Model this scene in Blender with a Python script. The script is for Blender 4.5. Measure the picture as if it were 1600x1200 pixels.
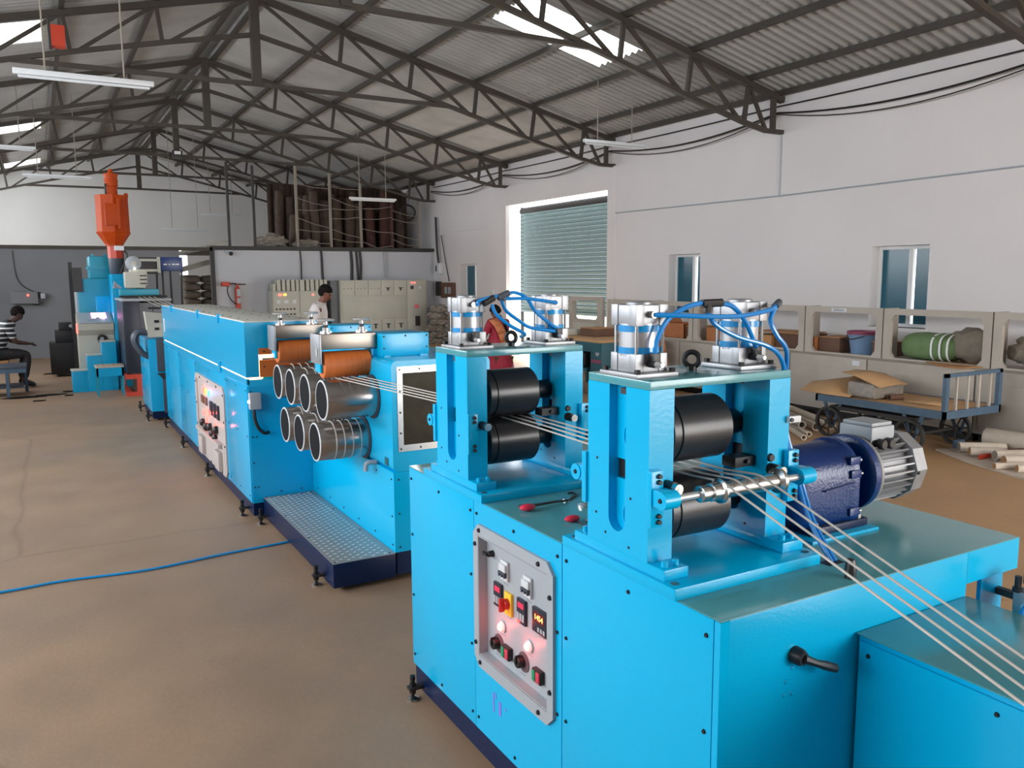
import bpy, bmesh, math, random
from mathutils import Vector, Matrix
random.seed(7)
PI = math.pi
SC = bpy.context.scene
COL = SC.collection
for o in list(bpy.data.objects): bpy.data.objects.remove(o)

# ------------------------------------------------------------------ camera
def make_camera():
    f, pt, yw, rl = 1282.858, -0.129195, 0.519608, -0.005872
    fw = Vector((math.sin(yw)*math.cos(pt), math.cos(yw)*math.cos(pt), math.sin(pt)))
    r = Vector((math.cos(yw), -math.sin(yw), 0)); u = r.cross(fw)
    r2 = math.cos(rl)*r + math.sin(rl)*u; u2 = -math.sin(rl)*r + math.cos(rl)*u
    cd = bpy.data.cameras.new('camera'); co = bpy.data.objects.new('camera', cd); COL.objects.link(co)
    cd.sensor_fit = 'HORIZONTAL'; cd.sensor_width = 36; cd.lens = f*36/1600
    cd.clip_start = 0.05; cd.clip_end = 300
    m = Matrix((( r2.x, u2.x, -fw.x, 0), (r2.y, u2.y, -fw.y, 0), (r2.z, u2.z, -fw.z, 1.75), (0, 0, 0, 1)))
    co.matrix_world = m
    SC.camera = co
make_camera()

# ------------------------------------------------------------------ sky, daylight, exposure
SC.view_settings.view_transform = 'Standard'
SC.view_settings.look = 'None'
SC.view_settings.gamma = 1
SC.view_settings.use_curve_mapping = False
SC.view_settings.exposure = 0.0
SC.cycles.use_denoising = True
SC.cycles.max_bounces = 7
SC.cycles.sample_clamp_indirect = 6
w = bpy.data.worlds.new('sky'); SC.world = w; w.use_nodes = True
bg = w.node_tree.nodes['Background']
bg.inputs[0].default_value = (0.86, 0.93, 1.0, 1); bg.inputs[1].default_value = 5.0

def area(name, loc, aim, sx, sy, power, color=(1, 1, 1)):
    l = bpy.data.lights.new(name, 'AREA'); l.shape = 'RECTANGLE'; l.size = sx; l.size_y = sy
    l.energy = power; l.color = color
    o = bpy.data.objects.new(name, l); COL.objects.link(o); o.location = loc
    o.rotation_euler = Vector(aim).to_track_quat('-Z', 'Y').to_euler()
    return o
# daylight entering through the openings of the hall (unseen left wall windows, two of them added to brighten the back, the gate behind the camera, the shutter gate)
area('daylight_side_windows', (-3.45, 6.0, 2.6), (1, 0, 0.0), 10.6, 1.4, 430, (0.93, 0.97, 1.0))
area('added_fill_side_far', (-3.45, 16.6, 2.6), (1, 0, 0.0), 6.0, 1.4, 150, (0.95, 0.98, 1.0))  # band added out of view to lift the partition and far line
area('added_fill_side_back', (-3.45, 26.2, 2.6), (1, 0, 0.0), 6.0, 1.4, 330, (0.97, 0.98, 1.0))  # added unseen opening that brightens the gable end
area('daylight_gate_behind', (6.4, -5.6, 2.0), (0, 1, 0.0), 5.6, 3.9, 600, (1.0, 0.94, 0.86))
area('daylight_shutter_gate', (10.0, 15.1, 0.48), (-1, 0, 0.25), 3.8, 0.9, 150, (1.0, 0.97, 0.92))

# ------------------------------------------------------------------ materials
def nodes(m):
    m.use_nodes = True; nt = m.node_tree
    return nt, nt.nodes['Principled BSDF']
def setin(b, **k):
    for n, v in k.items():
        b.inputs[n.replace('_', ' ')].default_value = v
def S(r, g, b):            # sRGB 0..255 to linear
    f = lambda c: (c/255/12.92) if c/255 <= .04045 else ((c/255+.055)/1.055)**2.4
    return (f(r), f(g), f(b), 1)
MATS = {}
def mat(name, col, rough=.5, metal=0., var=0., vscale=6., bump=0., bscale=80., coat=0., emit=None, estr=0., alpha=None, trans=0., spec=None, dark=None):
    m = bpy.data.materials.new(name); nt, b = nodes(m); N = nt.nodes; L = nt.links
    setin(b, Base_Color=col, Roughness=rough, Metallic=metal)
    b.inputs['Coat Weight'].default_value = coat; b.inputs['Coat Roughness'].default_value = .12
    if spec: b.inputs['Specular IOR Level'].default_value = spec
    if trans: b.inputs['Transmission Weight'].default_value = trans
    if emit:
        b.inputs['Emission Color'].default_value = emit; b.inputs['Emission Strength'].default_value = estr
    tc = N.new('ShaderNodeTexCoord')
    if var:
        n = N.new('ShaderNodeTexNoise'); n.inputs['Scale'].default_value = vscale; n.inputs['Detail'].default_value = 5
        L.new(tc.outputs['Object'], n.inputs['Vector'])
        mp = N.new('ShaderNodeMapRange'); mp.inputs[1].default_value = .3; mp.inputs[2].default_value = .7
        L.new(n.outputs['Fac'], mp.inputs[0])
        mx = N.new('ShaderNodeMix'); mx.data_type = 'RGBA'
        dk = dark or tuple(c*(1-var) for c in col[:3])+(1,)
        mx.inputs[6].default_value = dk; mx.inputs[7].default_value = col
        L.new(mp.outputs[0], mx.inputs[0]); L.new(mx.outputs[2], b.inputs['Base Color'])
    if bump:
        n2 = N.new('ShaderNodeTexNoise'); n2.inputs['Scale'].default_value = bscale; n2.inputs['Detail'].default_value = 3
        L.new(tc.outputs['Object'], n2.inputs['Vector'])
        bp = N.new('ShaderNodeBump'); bp.inputs['Strength'].default_value = bump; bp.inputs['Distance'].default_value = .01
        L.new(n2.outputs['Fac'], bp.inputs['Height']); L.new(bp.outputs[0], b.inputs['Normal'])
    MATS[name] = m
    return m
BLUE   = mat('blue_paint', S(0, 174, 224), .2, bump=.04, bscale=90, spec=.38)
BLUETOP = mat('painted_reflection_blue', S(78, 150, 160), .16, bump=.02, bscale=90, spec=.6, var=.1, vscale=3)  # greyer blue; the grey reflection on level tops is painted into the colour
BLUE2  = mat('blue_paint_plain', S(2, 160, 210), .2, bump=.004, bscale=40, spec=.55)
TEAL   = mat('teal_paint', S(20, 140, 165), .4, bump=.03)
TEALD  = mat('teal_dark', S(38, 92, 104), .45, var=.15)
NAVY   = mat('navy_paint', S(4, 28, 64), .35, spec=.3)
TANKN  = mat('tank_navy', S(22, 28, 46), .4)
NAVYG  = mat('navy_gearbox', S(0, 44, 104), .3, bump=.15, bscale=120)
SCREW  = mat('black_screw', S(14, 22, 34), .5)
BLACK  = mat('black_plastic', S(22, 22, 24), .45)
RUB    = mat('black_rubber', S(38, 40, 44), .3, bump=.04, bscale=200)
STEEL  = mat('steel', S(190, 190, 188), .25, 1.)
CHROME = mat('chrome', S(222, 222, 222), .18, .7)
ALU    = mat('aluminium', S(156, 158, 162), .42, .5, var=.12, vscale=30)
ALUB   = mat('aluminium_barrel', S(182, 183, 186), .3, .6)
BAND   = mat('blue_band', S(10, 140, 205), .25, coat=.4)
HOSE   = mat('blue_hose', S(10, 128, 205), .22, coat=.6)
ORANGE = mat('orange_rubber_lit_plate', S(190, 98, 36), .6, bump=.05, bscale=60)  # also paints heater light on the oven slot plates
ORFEED = mat('orange_paint', S(178, 66, 12), .5, var=.2, vscale=5, spec=.2)
REDP   = mat('red_paint', S(186, 58, 34), .45)
PANEL  = mat('grey_panel', S(158, 164, 170), .45, bump=.03, bscale=200)
BEIGE  = mat('beige_enclosure', S(182, 180, 168), .5, var=.08, vscale=3)
BEIGED = mat('dusty_enclosure', S(176, 167, 156), .6, var=.16, vscale=2.5)
WHITEP = mat('white_plastic', S(204, 207, 210), .35)
CARD   = mat('cardboard', S(176, 128, 82), .8, var=.15, vscale=8)
CARDD  = mat('cardboard_dark', S(104, 74, 58), .8, var=.2, vscale=8)
WOOD   = mat('crate_wood', S(178, 110, 66), .7, var=.2, vscale=14)
PAPER  = mat('kraft_paper', S(186, 146, 104), .85, var=.12, vscale=10)
WHITEW = mat('dusty_white_wrap', S(206, 192, 176), .8, var=.15, vscale=9)
TRUSS  = mat('truss_paint', S(62, 55, 48), .6, var=.25, vscale=4)
IRON   = mat('dark_iron', S(46, 44, 44), .55, var=.2)
TROL   = mat('trolley_blue', S(74, 98, 120), .5, var=.2, vscale=10)
STRAND = mat('pale_strand', S(186, 180, 172), .45)
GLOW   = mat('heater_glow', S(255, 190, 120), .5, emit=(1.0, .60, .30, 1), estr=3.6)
LEDR   = mat('red_led', S(255, 60, 50), .4, emit=(1.0, .09, .07, 1), estr=4.5)
LEDW   = mat('red_lamp_core', S(255, 200, 190), .4, emit=(1.0, .10, .09, 1), estr=6.)
LEDY   = mat('amber_led', S(255, 190, 60), .4, emit=(1.0, .42, .05, 1), estr=3.)
LEDB   = mat('blue_led', S(60, 140, 255), .4, emit=(.06, .30, 1.0, 1), estr=4.)
LEDP   = mat('pink_led', S(255, 140, 230), .4, emit=(1.0, .3, .8, 1), estr=4.)
LEDWH  = mat('white_led', S(255, 255, 255), .4, emit=(1, 1, 1, 1), estr=6.)
DIGIT  = mat('display_digit', S(255, 120, 60), .4, emit=(1.0, .28, .08, 1), estr=5.)
SCREEN = mat('red_screen', S(120, 20, 30), .3, emit=(.8, .04, .12, 1), estr=.8)
DISP   = mat('display_black', S(34, 36, 52), .3)
PINKM  = mat('pink_mark', S(128, 112, 214), .6)
SKIN   = mat('skin', S(116, 70, 54), .55)
SHIRT  = mat('white_shirt', S(214, 206, 204), .8, var=.06, vscale=20)
HAIR   = mat('hair', S(26, 22, 20), .9, spec=.1)
SARI   = mat('red_sari', S(176, 42, 66), .7, var=.2, vscale=14)
SARIO  = mat('orange_sari_border', S(214, 130, 84), .7, var=.2, vscale=30)
TROUS  = mat('dark_trousers', S(30, 28, 30), .8)
SACKG  = mat('grey_sack', S(136, 126, 112), .85, var=.25, vscale=12)
ROLLB  = mat('brown_roll', S(82, 66, 56), .85, var=.3, vscale=8)
ROLLR  = mat('red_brown_roll', S(84, 52, 46), .85, var=.3, vscale=8)
PLAST  = mat('crumpled_plastic', S(150, 142, 132), .5, var=.3, vscale=20)
POLE   = mat('rack_pole', S(136, 128, 118), .6)
BUCKET = mat('bucket_blue', S(112, 140, 172), .4)
BUCKR  = mat('bucket_rim', S(140, 66, 92), .45)
GLASSW = mat('tank_glass', S(56, 50, 36), .45, var=.4, vscale=14, spec=.15)
FACEB = mat('roll_face_black', S(20, 22, 26), .7, spec=.12)
PANELW = mat('oven_panel', S(176, 166, 162), .5)
DKGREY = mat('dark_grey', S(62, 70, 82), .5, var=.12)
CLOTHS = mat('white_pants', S(220, 215, 205), .8)

def mat_stripes(name, c1, c2, axis, scale, lo=.5, rough=.7):
    m = bpy.data.materials.new(name); nt, b = nodes(m); N = nt.nodes; L = nt.links
    b.inputs['Roughness'].default_value = rough
    tc = N.new('ShaderNodeTexCoord'); sp = N.new('ShaderNodeSeparateXYZ'); L.new(tc.outputs['Object'], sp.inputs[0])
    mu = N.new('ShaderNodeMath'); mu.operation = 'MULTIPLY'; mu.inputs[1].default_value = scale; L.new(sp.outputs[axis], mu.inputs[0])
    fr = N.new('ShaderNodeMath'); fr.operation = 'FRACT'; L.new(mu.outputs[0], fr.inputs[0])
    gt = N.new('ShaderNodeMath'); gt.operation = 'GREATER_THAN'; gt.inputs[1].default_value = lo; L.new(fr.outputs[0], gt.inputs[0])
    mx = N.new('ShaderNodeMix'); mx.data_type = 'RGBA'; mx.inputs[6].default_value = c1; mx.inputs[7].default_value = c2
    L.new(gt.outputs[0], mx.inputs[0]); L.new(mx.outputs[2], b.inputs['Base Color'])
    return m
STRIPE = mat_stripes('striped_shirt', S(24, 24, 28), S(200, 200, 200), 2, 13, .68)
SACKGR = mat('green_sack', S(104, 130, 84), .75, var=.25, vscale=6)

def mat_floor():
    m = bpy.data.materials.new('concrete_floor'); nt, b = nodes(m); N = nt.nodes; L = nt.links
    tc = N.new('ShaderNodeTexCoord')
    def noise(s, d, rough=.6):
        n = N.new('ShaderNodeTexNoise'); n.inputs['Scale'].default_value = s; n.inputs['Detail'].default_value = d
        n.inputs['Roughness'].default_value = rough; L.new(tc.outputs['Object'], n.inputs['Vector']); return n
    n1 = noise(.45, 4); n2 = noise(2.2, 6); n3 = noise(30, 4)
    def ramp(src, stops):
        r = N.new('ShaderNodeValToRGB'); L.new(src, r.inputs[0])
        el = r.color_ramp.elements
        el[0].position, el[0].color = stops[0]; el[1].position, el[1].color = stops[1]
        return r
    r1 = ramp(n1.outputs['Fac'], [(.3, S(138, 117, 99)), (.72, S(164, 133, 104))])
    r2 = ramp(n2.outputs['Fac'], [(.32, (.72, .72, .72, 1)), (.66, (1, 1, 1, 1))])
    r3 = ramp(n3.outputs['Fac'], [(.3, (.92, .92, .92, 1)), (.7, (1, 1, 1, 1))])
    def mul(a, c, f):
        x = N.new('ShaderNodeMix'); x.data_type = 'RGBA'; x.blend_type = 'MULTIPLY'; x.inputs[0].default_value = f
        L.new(a, x.inputs[6]); L.new(c, x.inputs[7]); return x.outputs[2]
    sx = N.new('ShaderNodeSeparateXYZ'); L.new(tc.outputs['Object'], sx.inputs[0])
    n5 = noise(.8, 3)
    dst = N.new('ShaderNodeMath'); dst.operation = 'MULTIPLY_ADD'; dst.inputs[1].default_value = 1.6; L.new(n5.outputs['Fac'], dst.inputs[0]); L.new(sx.outputs[0], dst.inputs[2])
    mr = N.new('ShaderNodeMapRange'); mr.inputs[1].default_value = 2.6; mr.inputs[2].default_value = 4.2; L.new(dst.outputs[0], mr.inputs[0])
    dm = N.new('ShaderNodeMix'); dm.data_type = 'RGBA'; L.new(mr.outputs[0], dm.inputs[0]); L.new(r1.outputs[0], dm.inputs[6]); dm.inputs[7].default_value = S(196, 156, 114)
    c = mul(dm.outputs[2], r2.outputs[0], .55); c = mul(c, r3.outputs[0], .8)
    # hairline cracks
    vo = N.new('ShaderNodeTexVoronoi'); vo.feature = 'DISTANCE_TO_EDGE'; vo.inputs['Scale'].default_value = .33
    nd = noise(1.4, 5); ad = N.new('ShaderNodeMix'); ad.data_type = 'VECTOR'; ad.inputs[0].default_value = .13
    L.new(tc.outputs['Object'], ad.inputs[4]); L.new(nd.outputs['Color'], ad.inputs[5]); L.new(ad.outputs[1], vo.inputs['Vector'])
    rc = ramp(vo.outputs['Distance'], [(.0, (.55, .55, .55, 1)), (.006, (1, 1, 1, 1))])
    c = mul(c, rc.outputs[0], .45)
    L.new(c, b.inputs['Base Color'])
    rr = N.new('ShaderNodeMapRange'); rr.inputs[3].default_value = .42; rr.inputs[4].default_value = .75
    L.new(n2.outputs['Fac'], rr.inputs[0]); L.new(rr.outputs[0], b.inputs['Roughness'])
    bp = N.new('ShaderNodeBump'); bp.inputs['Strength'].default_value = .12; bp.inputs['Distance'].default_value = .01
    L.new(n3.outputs['Fac'], bp.inputs['Height']); L.new(bp.outputs[0], b.inputs['Normal'])
    return m
FLOOR = mat_floor()
WALL  = mat('white_wall', S(218, 213, 213), .85, var=.06, vscale=.8, bump=.05, bscale=40)
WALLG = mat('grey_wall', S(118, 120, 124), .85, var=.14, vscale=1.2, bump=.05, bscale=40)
WALLB = mat('white_block_wall', S(206, 206, 204), .85, var=.08, vscale=.6)
WALLP = mat('partition_wall', S(186, 188, 194), .85, var=.08, vscale=1.)
SHEET = mat('cement_sheet', S(160, 159, 156), .85, var=.22, vscale=1.6, bump=.05, bscale=30)
SHUT  = mat('shutter_paint', S(134, 162, 164), .45, var=.08, vscale=3)
FRAMEW = mat('white_frame', S(222, 222, 222), .5)
PANE  = mat('teal_pane', S(24, 92, 112), .2, var=.25, vscale=3)
OUTG  = mat('outside_ground', S(214, 200, 176), .9, var=.1, vscale=1)
def mat_skylight():
    m = bpy.data.materials.new('skylight_sheet'); nt, b = nodes(m); N = nt.nodes
    t = N.new('ShaderNodeBsdfTranslucent'); t.inputs[0].default_value = (.95, .93, .86, 1)
    tr = N.new('ShaderNodeBsdfTransparent'); tr.inputs[0].default_value = (.9, .9, .86, 1)
    mx = N.new('ShaderNodeMixShader'); mx.inputs[0].default_value = .6
    nt.links.new(t.outputs[0], mx.inputs[1]); nt.links.new(tr.outputs[0], mx.inputs[2])
    nt.links.new(mx.outputs[0], N['Material Output'].inputs[0]); return m
SKYL = mat_skylight()
def mat_brushed(name, c, rough, axis=0):
    m = bpy.data.materials.new(name); nt, b = nodes(m); N = nt.nodes; L = nt.links
    b.inputs['Metallic'].default_value = 1; b.inputs['Base Color'].default_value = c
    tc = N.new('ShaderNodeTexCoord'); mp = N.new('ShaderNodeMapping')
    sc = [3, 3, 3]; sc[axis] = 220; mp.inputs['Scale'].default_value = sc
    L.new(tc.outputs['Object'], mp.inputs[0])
    n = N.new('ShaderNodeTexNoise'); n.inputs['Scale'].default_value = 1; L.new(mp.outputs[0], n.inputs['Vector'])
    r = N.new('ShaderNodeMapRange'); r.inputs[3].default_value = rough-.02; r.inputs[4].default_value = rough+.03
    L.new(n.outputs['Fac'], r.inputs[0]); L.new(r.outputs[0], b.inputs['Roughness'])
    return m
ROLLC = mat_brushed('polished_roll', S(176, 172, 170), .24)
PLATE = mat_brushed('brushed_plate', S(134, 126, 118), .36, 2)
CHECK = mat('checker_plate', S(150, 152, 150), .4, .4, var=.15, vscale=5)
CHECKT = mat('checker_tear', S(236, 236, 230), .3, .2)

# ------------------------------------------------------------------ mesh building helpers
def glow(loc, color, power, parent):
    l = bpy.data.lights.new('lamp_glow', 'POINT'); l.energy = power; l.color = color; l.shadow_soft_size = .008
    o = bpy.data.objects.new('lamp_glow', l); COL.objects.link(o); o.parent = parent; o.location = Vector(loc)-origin(parent)
    return o
class MB:
    def __init__(s): s.bm = bmesh.new()
    def box(s, x0, x1, y0, y1, z0, z1, bev=0., M=None):
        r = bmesh.ops.create_cube(s.bm, size=1); vs = r['verts']
        for v in vs:
            v.co = Vector(((x0+x1)/2+v.co.x*(x1-x0), (y0+y1)/2+v.co.y*(y1-y0), (z0+z1)/2+v.co.z*(z1-z0)))
        if M is not None:
            for v in vs: v.co = M @ v.co
        if bev:
            es = list({e for v in vs for e in v.link_edges})
            bmesh.ops.bevel(s.bm, geom=es, offset=bev, segments=2, affect='EDGES', profile=.6)
        return s
    def cyl(s, a, b, r, seg=16, r2=None):
        a = Vector(a); b = Vector(b); d = b-a; r2 = r if r2 is None else r2
        q = d.to_track_quat('Z', 'Y').to_matrix()
        ra = [s.bm.verts.new(a+q@Vector((r*math.cos(2*PI*i/seg), r*math.sin(2*PI*i/seg), 0))) for i in range(seg)]
        rb = [s.bm.verts.new(b+q@Vector((r2*math.cos(2*PI*i/seg), r2*math.sin(2*PI*i/seg), 0))) for i in range(seg)]
        for i in range(seg):
            j = (i+1) % seg; s.bm.faces.new((ra[i], ra[j], rb[j], rb[i]))
        s.bm.faces.new(ra[::-1]); s.bm.faces.new(rb)
        return s
    def lathe(s, o, d, prof, seg=24, closed=False):
        o = Vector(o); d = Vector(d).normalized(); q = d.to_track_quat('Z', 'Y').to_matrix(); rings = []
        for t, r in prof:
            rings.append([s.bm.verts.new(o+d*t+q@Vector((r*math.cos(2*PI*i/seg), r*math.sin(2*PI*i/seg), 0))) for i in range(seg)])
        n = len(rings)
        for k in range(n if closed else n-1):
            A, B = rings[k], rings[(k+1) % n]
            for i in range(seg):
                j = (i+1) % seg; s.bm.faces.new((A[i], A[j], B[j], B[i]))
        if not closed:
            if prof[0][1] > 1e-5: s.bm.faces.new(rings[0][::-1])
            if prof[-1][1] > 1e-5: s.bm.faces.new(rings[-1])
        return s
    def tube(s, pts, r, seg=8, rs=None):
        pts = [Vector(p) for p in pts]; rings = []; up = None
        for i, p in enumerate(pts):
            t = (pts[min(i+1, len(pts)-1)]-pts[max(i-1, 0)]).normalized()
            if up is None:
                up = Vector((0, 0, 1)) if abs(t.z) < .9 else Vector((1, 0, 0))
            sx = t.cross(up).normalized(); up = sx.cross(t).normalized()
            rr = rs[i] if rs else r
            rings.append([s.bm.verts.new(p+sx*rr*math.cos(2*PI*k/seg)+up*rr*math.sin(2*PI*k/seg)) for k in range(seg)])
        for A, B in zip(rings, rings[1:]):
            for k in range(seg):
                j = (k+1) % seg; s.bm.faces.new((A[k], A[j], B[j], B[k]))
        s.bm.faces.new(rings[0][::-1]); s.bm.faces.new(rings[-1])
        return s
    def prism(s, pts, axis, lo, hi):
        """pts: 2D outline in the two other axes (x: (y,z), y: (x,z), z: (x,y)); extruded lo..hi along axis."""
        def P(p, t):
            return {'x': (t, p[0], p[1]), 'y': (p[0], t, p[1]), 'z': (p[0], p[1], t)}[axis]
        A = [s.bm.verts.new(P(p, lo)) for p in pts]; B = [s.bm.verts.new(P(p, hi)) for p in pts]
        n = len(pts)
        for i in range(n):
            j = (i+1) % n; s.bm.faces.new((A[i], A[j], B[j], B[i]))
        s.bm.faces.new(A[::-1]); s.bm.faces.new(B)
        return s
    def holed(s, outer, inner, axis, lo, hi):
        """plate with one hole; outer and inner outlines have the same number of points."""
        def P(p, t):
            return {'x': (t, p[0], p[1]), 'y': (p[0], t, p[1]), 'z': (p[0], p[1], t)}[axis]
        R = [[s.bm.verts.new(P(p, t)) for p in q] for t in (lo, hi) for q in (outer, inner)]
        n = len(outer)
        for i in range(n):
            j = (i+1) % n
            s.bm.faces.new((R[0][i], R[0][j], R[2][j], R[2][i])); s.bm.faces.new((R[1][j], R[1][i], R[3][i], R[3][j]))
            s.bm.faces.new((R[0][j], R[0][i], R[1][i], R[1][j])); s.bm.faces.new((R[2][i], R[2][j], R[3][j], R[3][i]))
        return s
    def ball(s, c, r, sx=1, sy=1, sz=1, sub=2):
        v = bmesh.ops.create_icosphere(s.bm, subdivisions=sub, radius=r)['verts']
        for q in v: q.co = Vector((c[0]+q.co.x*sx, c[1]+q.co.y*sy, c[2]+q.co.z*sz))
        return s
    def quad(s, a, b, c, d):
        s.bm.faces.new([s.bm.verts.new(p) for p in (a, b, c, d)]); return s
    def rough(s, amp, seed=1):
        rnd = random.Random(seed)
        for v in s.bm.verts: v.co += Vector((rnd.uniform(-amp, amp), rnd.uniform(-amp, amp), rnd.uniform(-amp, amp)))
        return s
    def mesh(s, name, m, ang=35, off=(0, 0, 0)):
        bmesh.ops.recalc_face_normals(s.bm, faces=s.bm.faces)
        bmesh.ops.translate(s.bm, verts=s.bm.verts, vec=-Vector(off))
        me = bpy.data.meshes.new(name); s.bm.to_mesh(me); s.bm.free()
        if m is not None: me.materials.append(m)
        for p in me.polygons: p.use_smooth = True
        me.set_sharp_from_angle(angle=math.radians(ang))
        return me
    def build(s, name, m, parent=None, ang=35, label=None):
        off = origin(parent)
        me = s.mesh(name, m, ang, off)
        return place(name, me, parent, label=label)
def origin(o):
    v = Vector((0, 0, 0))
    while o is not None: v = v+o.location; o = o.parent
    return v
def place(name, me, parent=None, loc=(0, 0, 0), rot=None, label=None):
    o = bpy.data.objects.new(name, me); COL.objects.link(o); o.location = loc
    if rot: o.rotation_euler = rot
    if parent is not None: o.parent = parent
    if label: o['label'] = label
    return o
def at(name, me, parent, wloc, rot=None, label=None):     # place shared mesh at a world position below its thing
    return place(name, me, parent, Vector(wloc)-origin(parent), rot, label)
def tag(o, label, cat, group=None, kind=None):
    o['label'] = label
    if cat: o['category'] = cat
    if group: o['group'] = group
    if kind: o['kind'] = kind
    return o
def thing(name, label, cat, loc, group=None):
    o = bpy.data.objects.new(name, None); COL.objects.link(o); o.location = loc; o.empty_display_size = .1
    return tag(o, label, cat, group)
def struct(o, label=None):
    o['kind'] = 'structure'
    if label: o['label'] = label
    return o
def dup(o, parent=None, shift=None, label=None):
    c = o.copy(); COL.objects.link(c)
    if parent is not None: c.parent = parent
    if shift: c.location = o.location+Vector(shift)
    if label: c['label'] = label
    for ch in list(o.children): dup(ch, c)
    return c
def rrect(y0, y1, z0, z1, r, n=4):
    pts = []
    for cx, cy, a0 in ((y1-r, z1-r, 0), (y0+r, z1-r, 90), (y0+r, z0+r, 180), (y1-r, z0+r, 270)):
        for k in range(n+1):
            a = math.radians(a0+90*k/n); pts.append((cx+r*math.cos(a), cy+r*math.sin(a)))
    return pts
def smooth_path(pts, n=6):
    pts = [Vector(p) for p in pts]; out = []
    for i in range(len(pts)-1):
        p0 = pts[max(i-1, 0)]; p1 = pts[i]; p2 = pts[i+1]; p3 = pts[min(i+2, len(pts)-1)]
        for k in range(n):
            t = k/n
            out.append(.5*((2*p1)+(p2-p0)*t+(2*p0-5*p1+4*p2-p3)*t*t+(3*p1-p0-3*p2+p3)*t**3))
    out.append(pts[-1]); return out
def text(body, size, m, parent, wloc, rot, name='lettering', ext=.0004):
    cu = bpy.data.curves.new(name, 'FONT'); cu.body = body; cu.size = size; cu.extrude = ext
    cu.align_x = 'CENTER'; cu.align_y = 'CENTER'; cu.materials.append(m)
    tmp = bpy.data.objects.new('tmp_text', cu); COL.objects.link(tmp)
    me = bpy.data.meshes.new_from_object(tmp.evaluated_get(bpy.context.evaluated_depsgraph_get()))
    bpy.data.objects.remove(tmp)
    if not me.materials: me.materials.append(m)
    return place(name, me, parent, Vector(wloc)-origin(parent), rot)
FACE_NX = (PI/2, 0, -PI/2)      # text that reads on a face looking to -x
FACE_NY = (PI/2, 0, 0)          # text that reads on a face looking to -y
# ================================================================== the hall
XR, XL, YB, YF, XC = 9.7, -3.6, 31.0, -6.0, 3.05
def zc(x): return 5.90-.2405*abs(x-XC)
struct(MB().box(XL-.4, XR+.6, YF-.4, YB+.4, -.3, 0).build('floor', FLOOR), 'worn brown grey concrete floor of the hall')
struct(MB().box(XR+.6, 42, -10, 42, -.35, -.05).build('ground_outside', OUTG), 'sunlit bare ground outside the shutter gate')

def wall_y(name, x0, x1, y0, y1, z1, holes, m, label):
    b = MB(); y = y0
    for (a, c, lo, hi) in sorted(holes):
        b.box(x0, x1, y, a, 0, z1)
        if lo > 0: b.box(x0, x1, a, c, 0, lo)
        if hi < z1: b.box(x0, x1, a, c, hi, z1)
        y = c
    b.box(x0, x1, y, y1, 0, z1)
    return struct(b.build(name, m), label)
wall_right = wall_y('wall_right', XR, XR+.4, YF, YB, 4.46,
    [(6.42, 7.25, 1.07, 2.13), (10.55, 11.35, 1.07, 2.13), (12.95, 17.95, 0, 3.80), (18.76, 19.64, 1.07, 2.10)], WALL, 'long white plastered side wall with windows and shutter gate')
wall_y('wall_left', XL-.3, XL, YF, YB, 4.46, [(.7, 11.3, 1.9, 3.3), (13.6, 19.6, 1.9, 3.3), (23.2, 29.2, 1.9, 3.3)], WALL, 'white side wall with long high windows, two of them added for light')  # middle and farthest openings added to brighten the back
def wall_x(name, y0, y1, x0, x1, z1, holes, m, label):
    b = MB(); x = x0
    for (a, c, lo, hi) in sorted(holes):
        b.box(x, a, y0, y1, 0, z1)
        if lo > 0: b.box(a, c, y0, y1, 0, lo)
        if hi < z1: b.box(a, c, y0, y1, hi, z1)
        x = c
    b.box(x, x1, y0, y1, 0, z1)
    b.prism([(x0, z1), (x1, z1), (XC, zc(XC)+.2)], 'y', y0, y1) if z1 > 4 else None
    return struct(b.build(name, m), label)
wall_x('wall_back', YB, YB+.25, XL-.3, XR+.4, 4.4, [(4.15, 4.62, 1.9, 2.75)], WALLB, 'white gable end wall')
wall_x('wall_front', YF-.25, YF, XL-.3, XR+.4, 4.4, [(3.6, 9.2, 0, 4.0)], WALL, 'white gable wall with a tall open gate')
# half-height partition across the hall
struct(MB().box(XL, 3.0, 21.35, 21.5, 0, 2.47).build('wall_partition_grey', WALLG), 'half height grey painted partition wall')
struct(MB().box(3.76, XR, 21.35, 21.5, 0, 2.46).build('wall_partition_white', WALLP), 'half height pale partition wall below the loft')
struct(MB().box(XL, 3.76, 21.3, 21.42, 2.44, 2.52).build('beam_partition', TRUSS), 'dark steel beam along the partition top')
struct(MB().box(3.7, XR, 21.3, 27.0, 2.47, 2.56).build('slab_loft', IRON), 'dark edged loft floor slab')
struct(MB().box(3.70, 3.80, 21.30, 21.40, 0, 2.47).build('pillar_partition', IRON), 'dark post at the partition end')

# door surround and wall mouldings
b = MB()
b.box(XR-.05, XR+.05, 12.9, 13.12, 0, 3.84).box(XR-.05, XR+.05, 17.12, 17.98, 0, 3.84).box(XR-.05, XR+.05, 13.12, 17.12, 3.42, 3.84)
struct(b.build('trim_1', WALL), 'raised plaster surround of the shutter gate')

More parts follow.
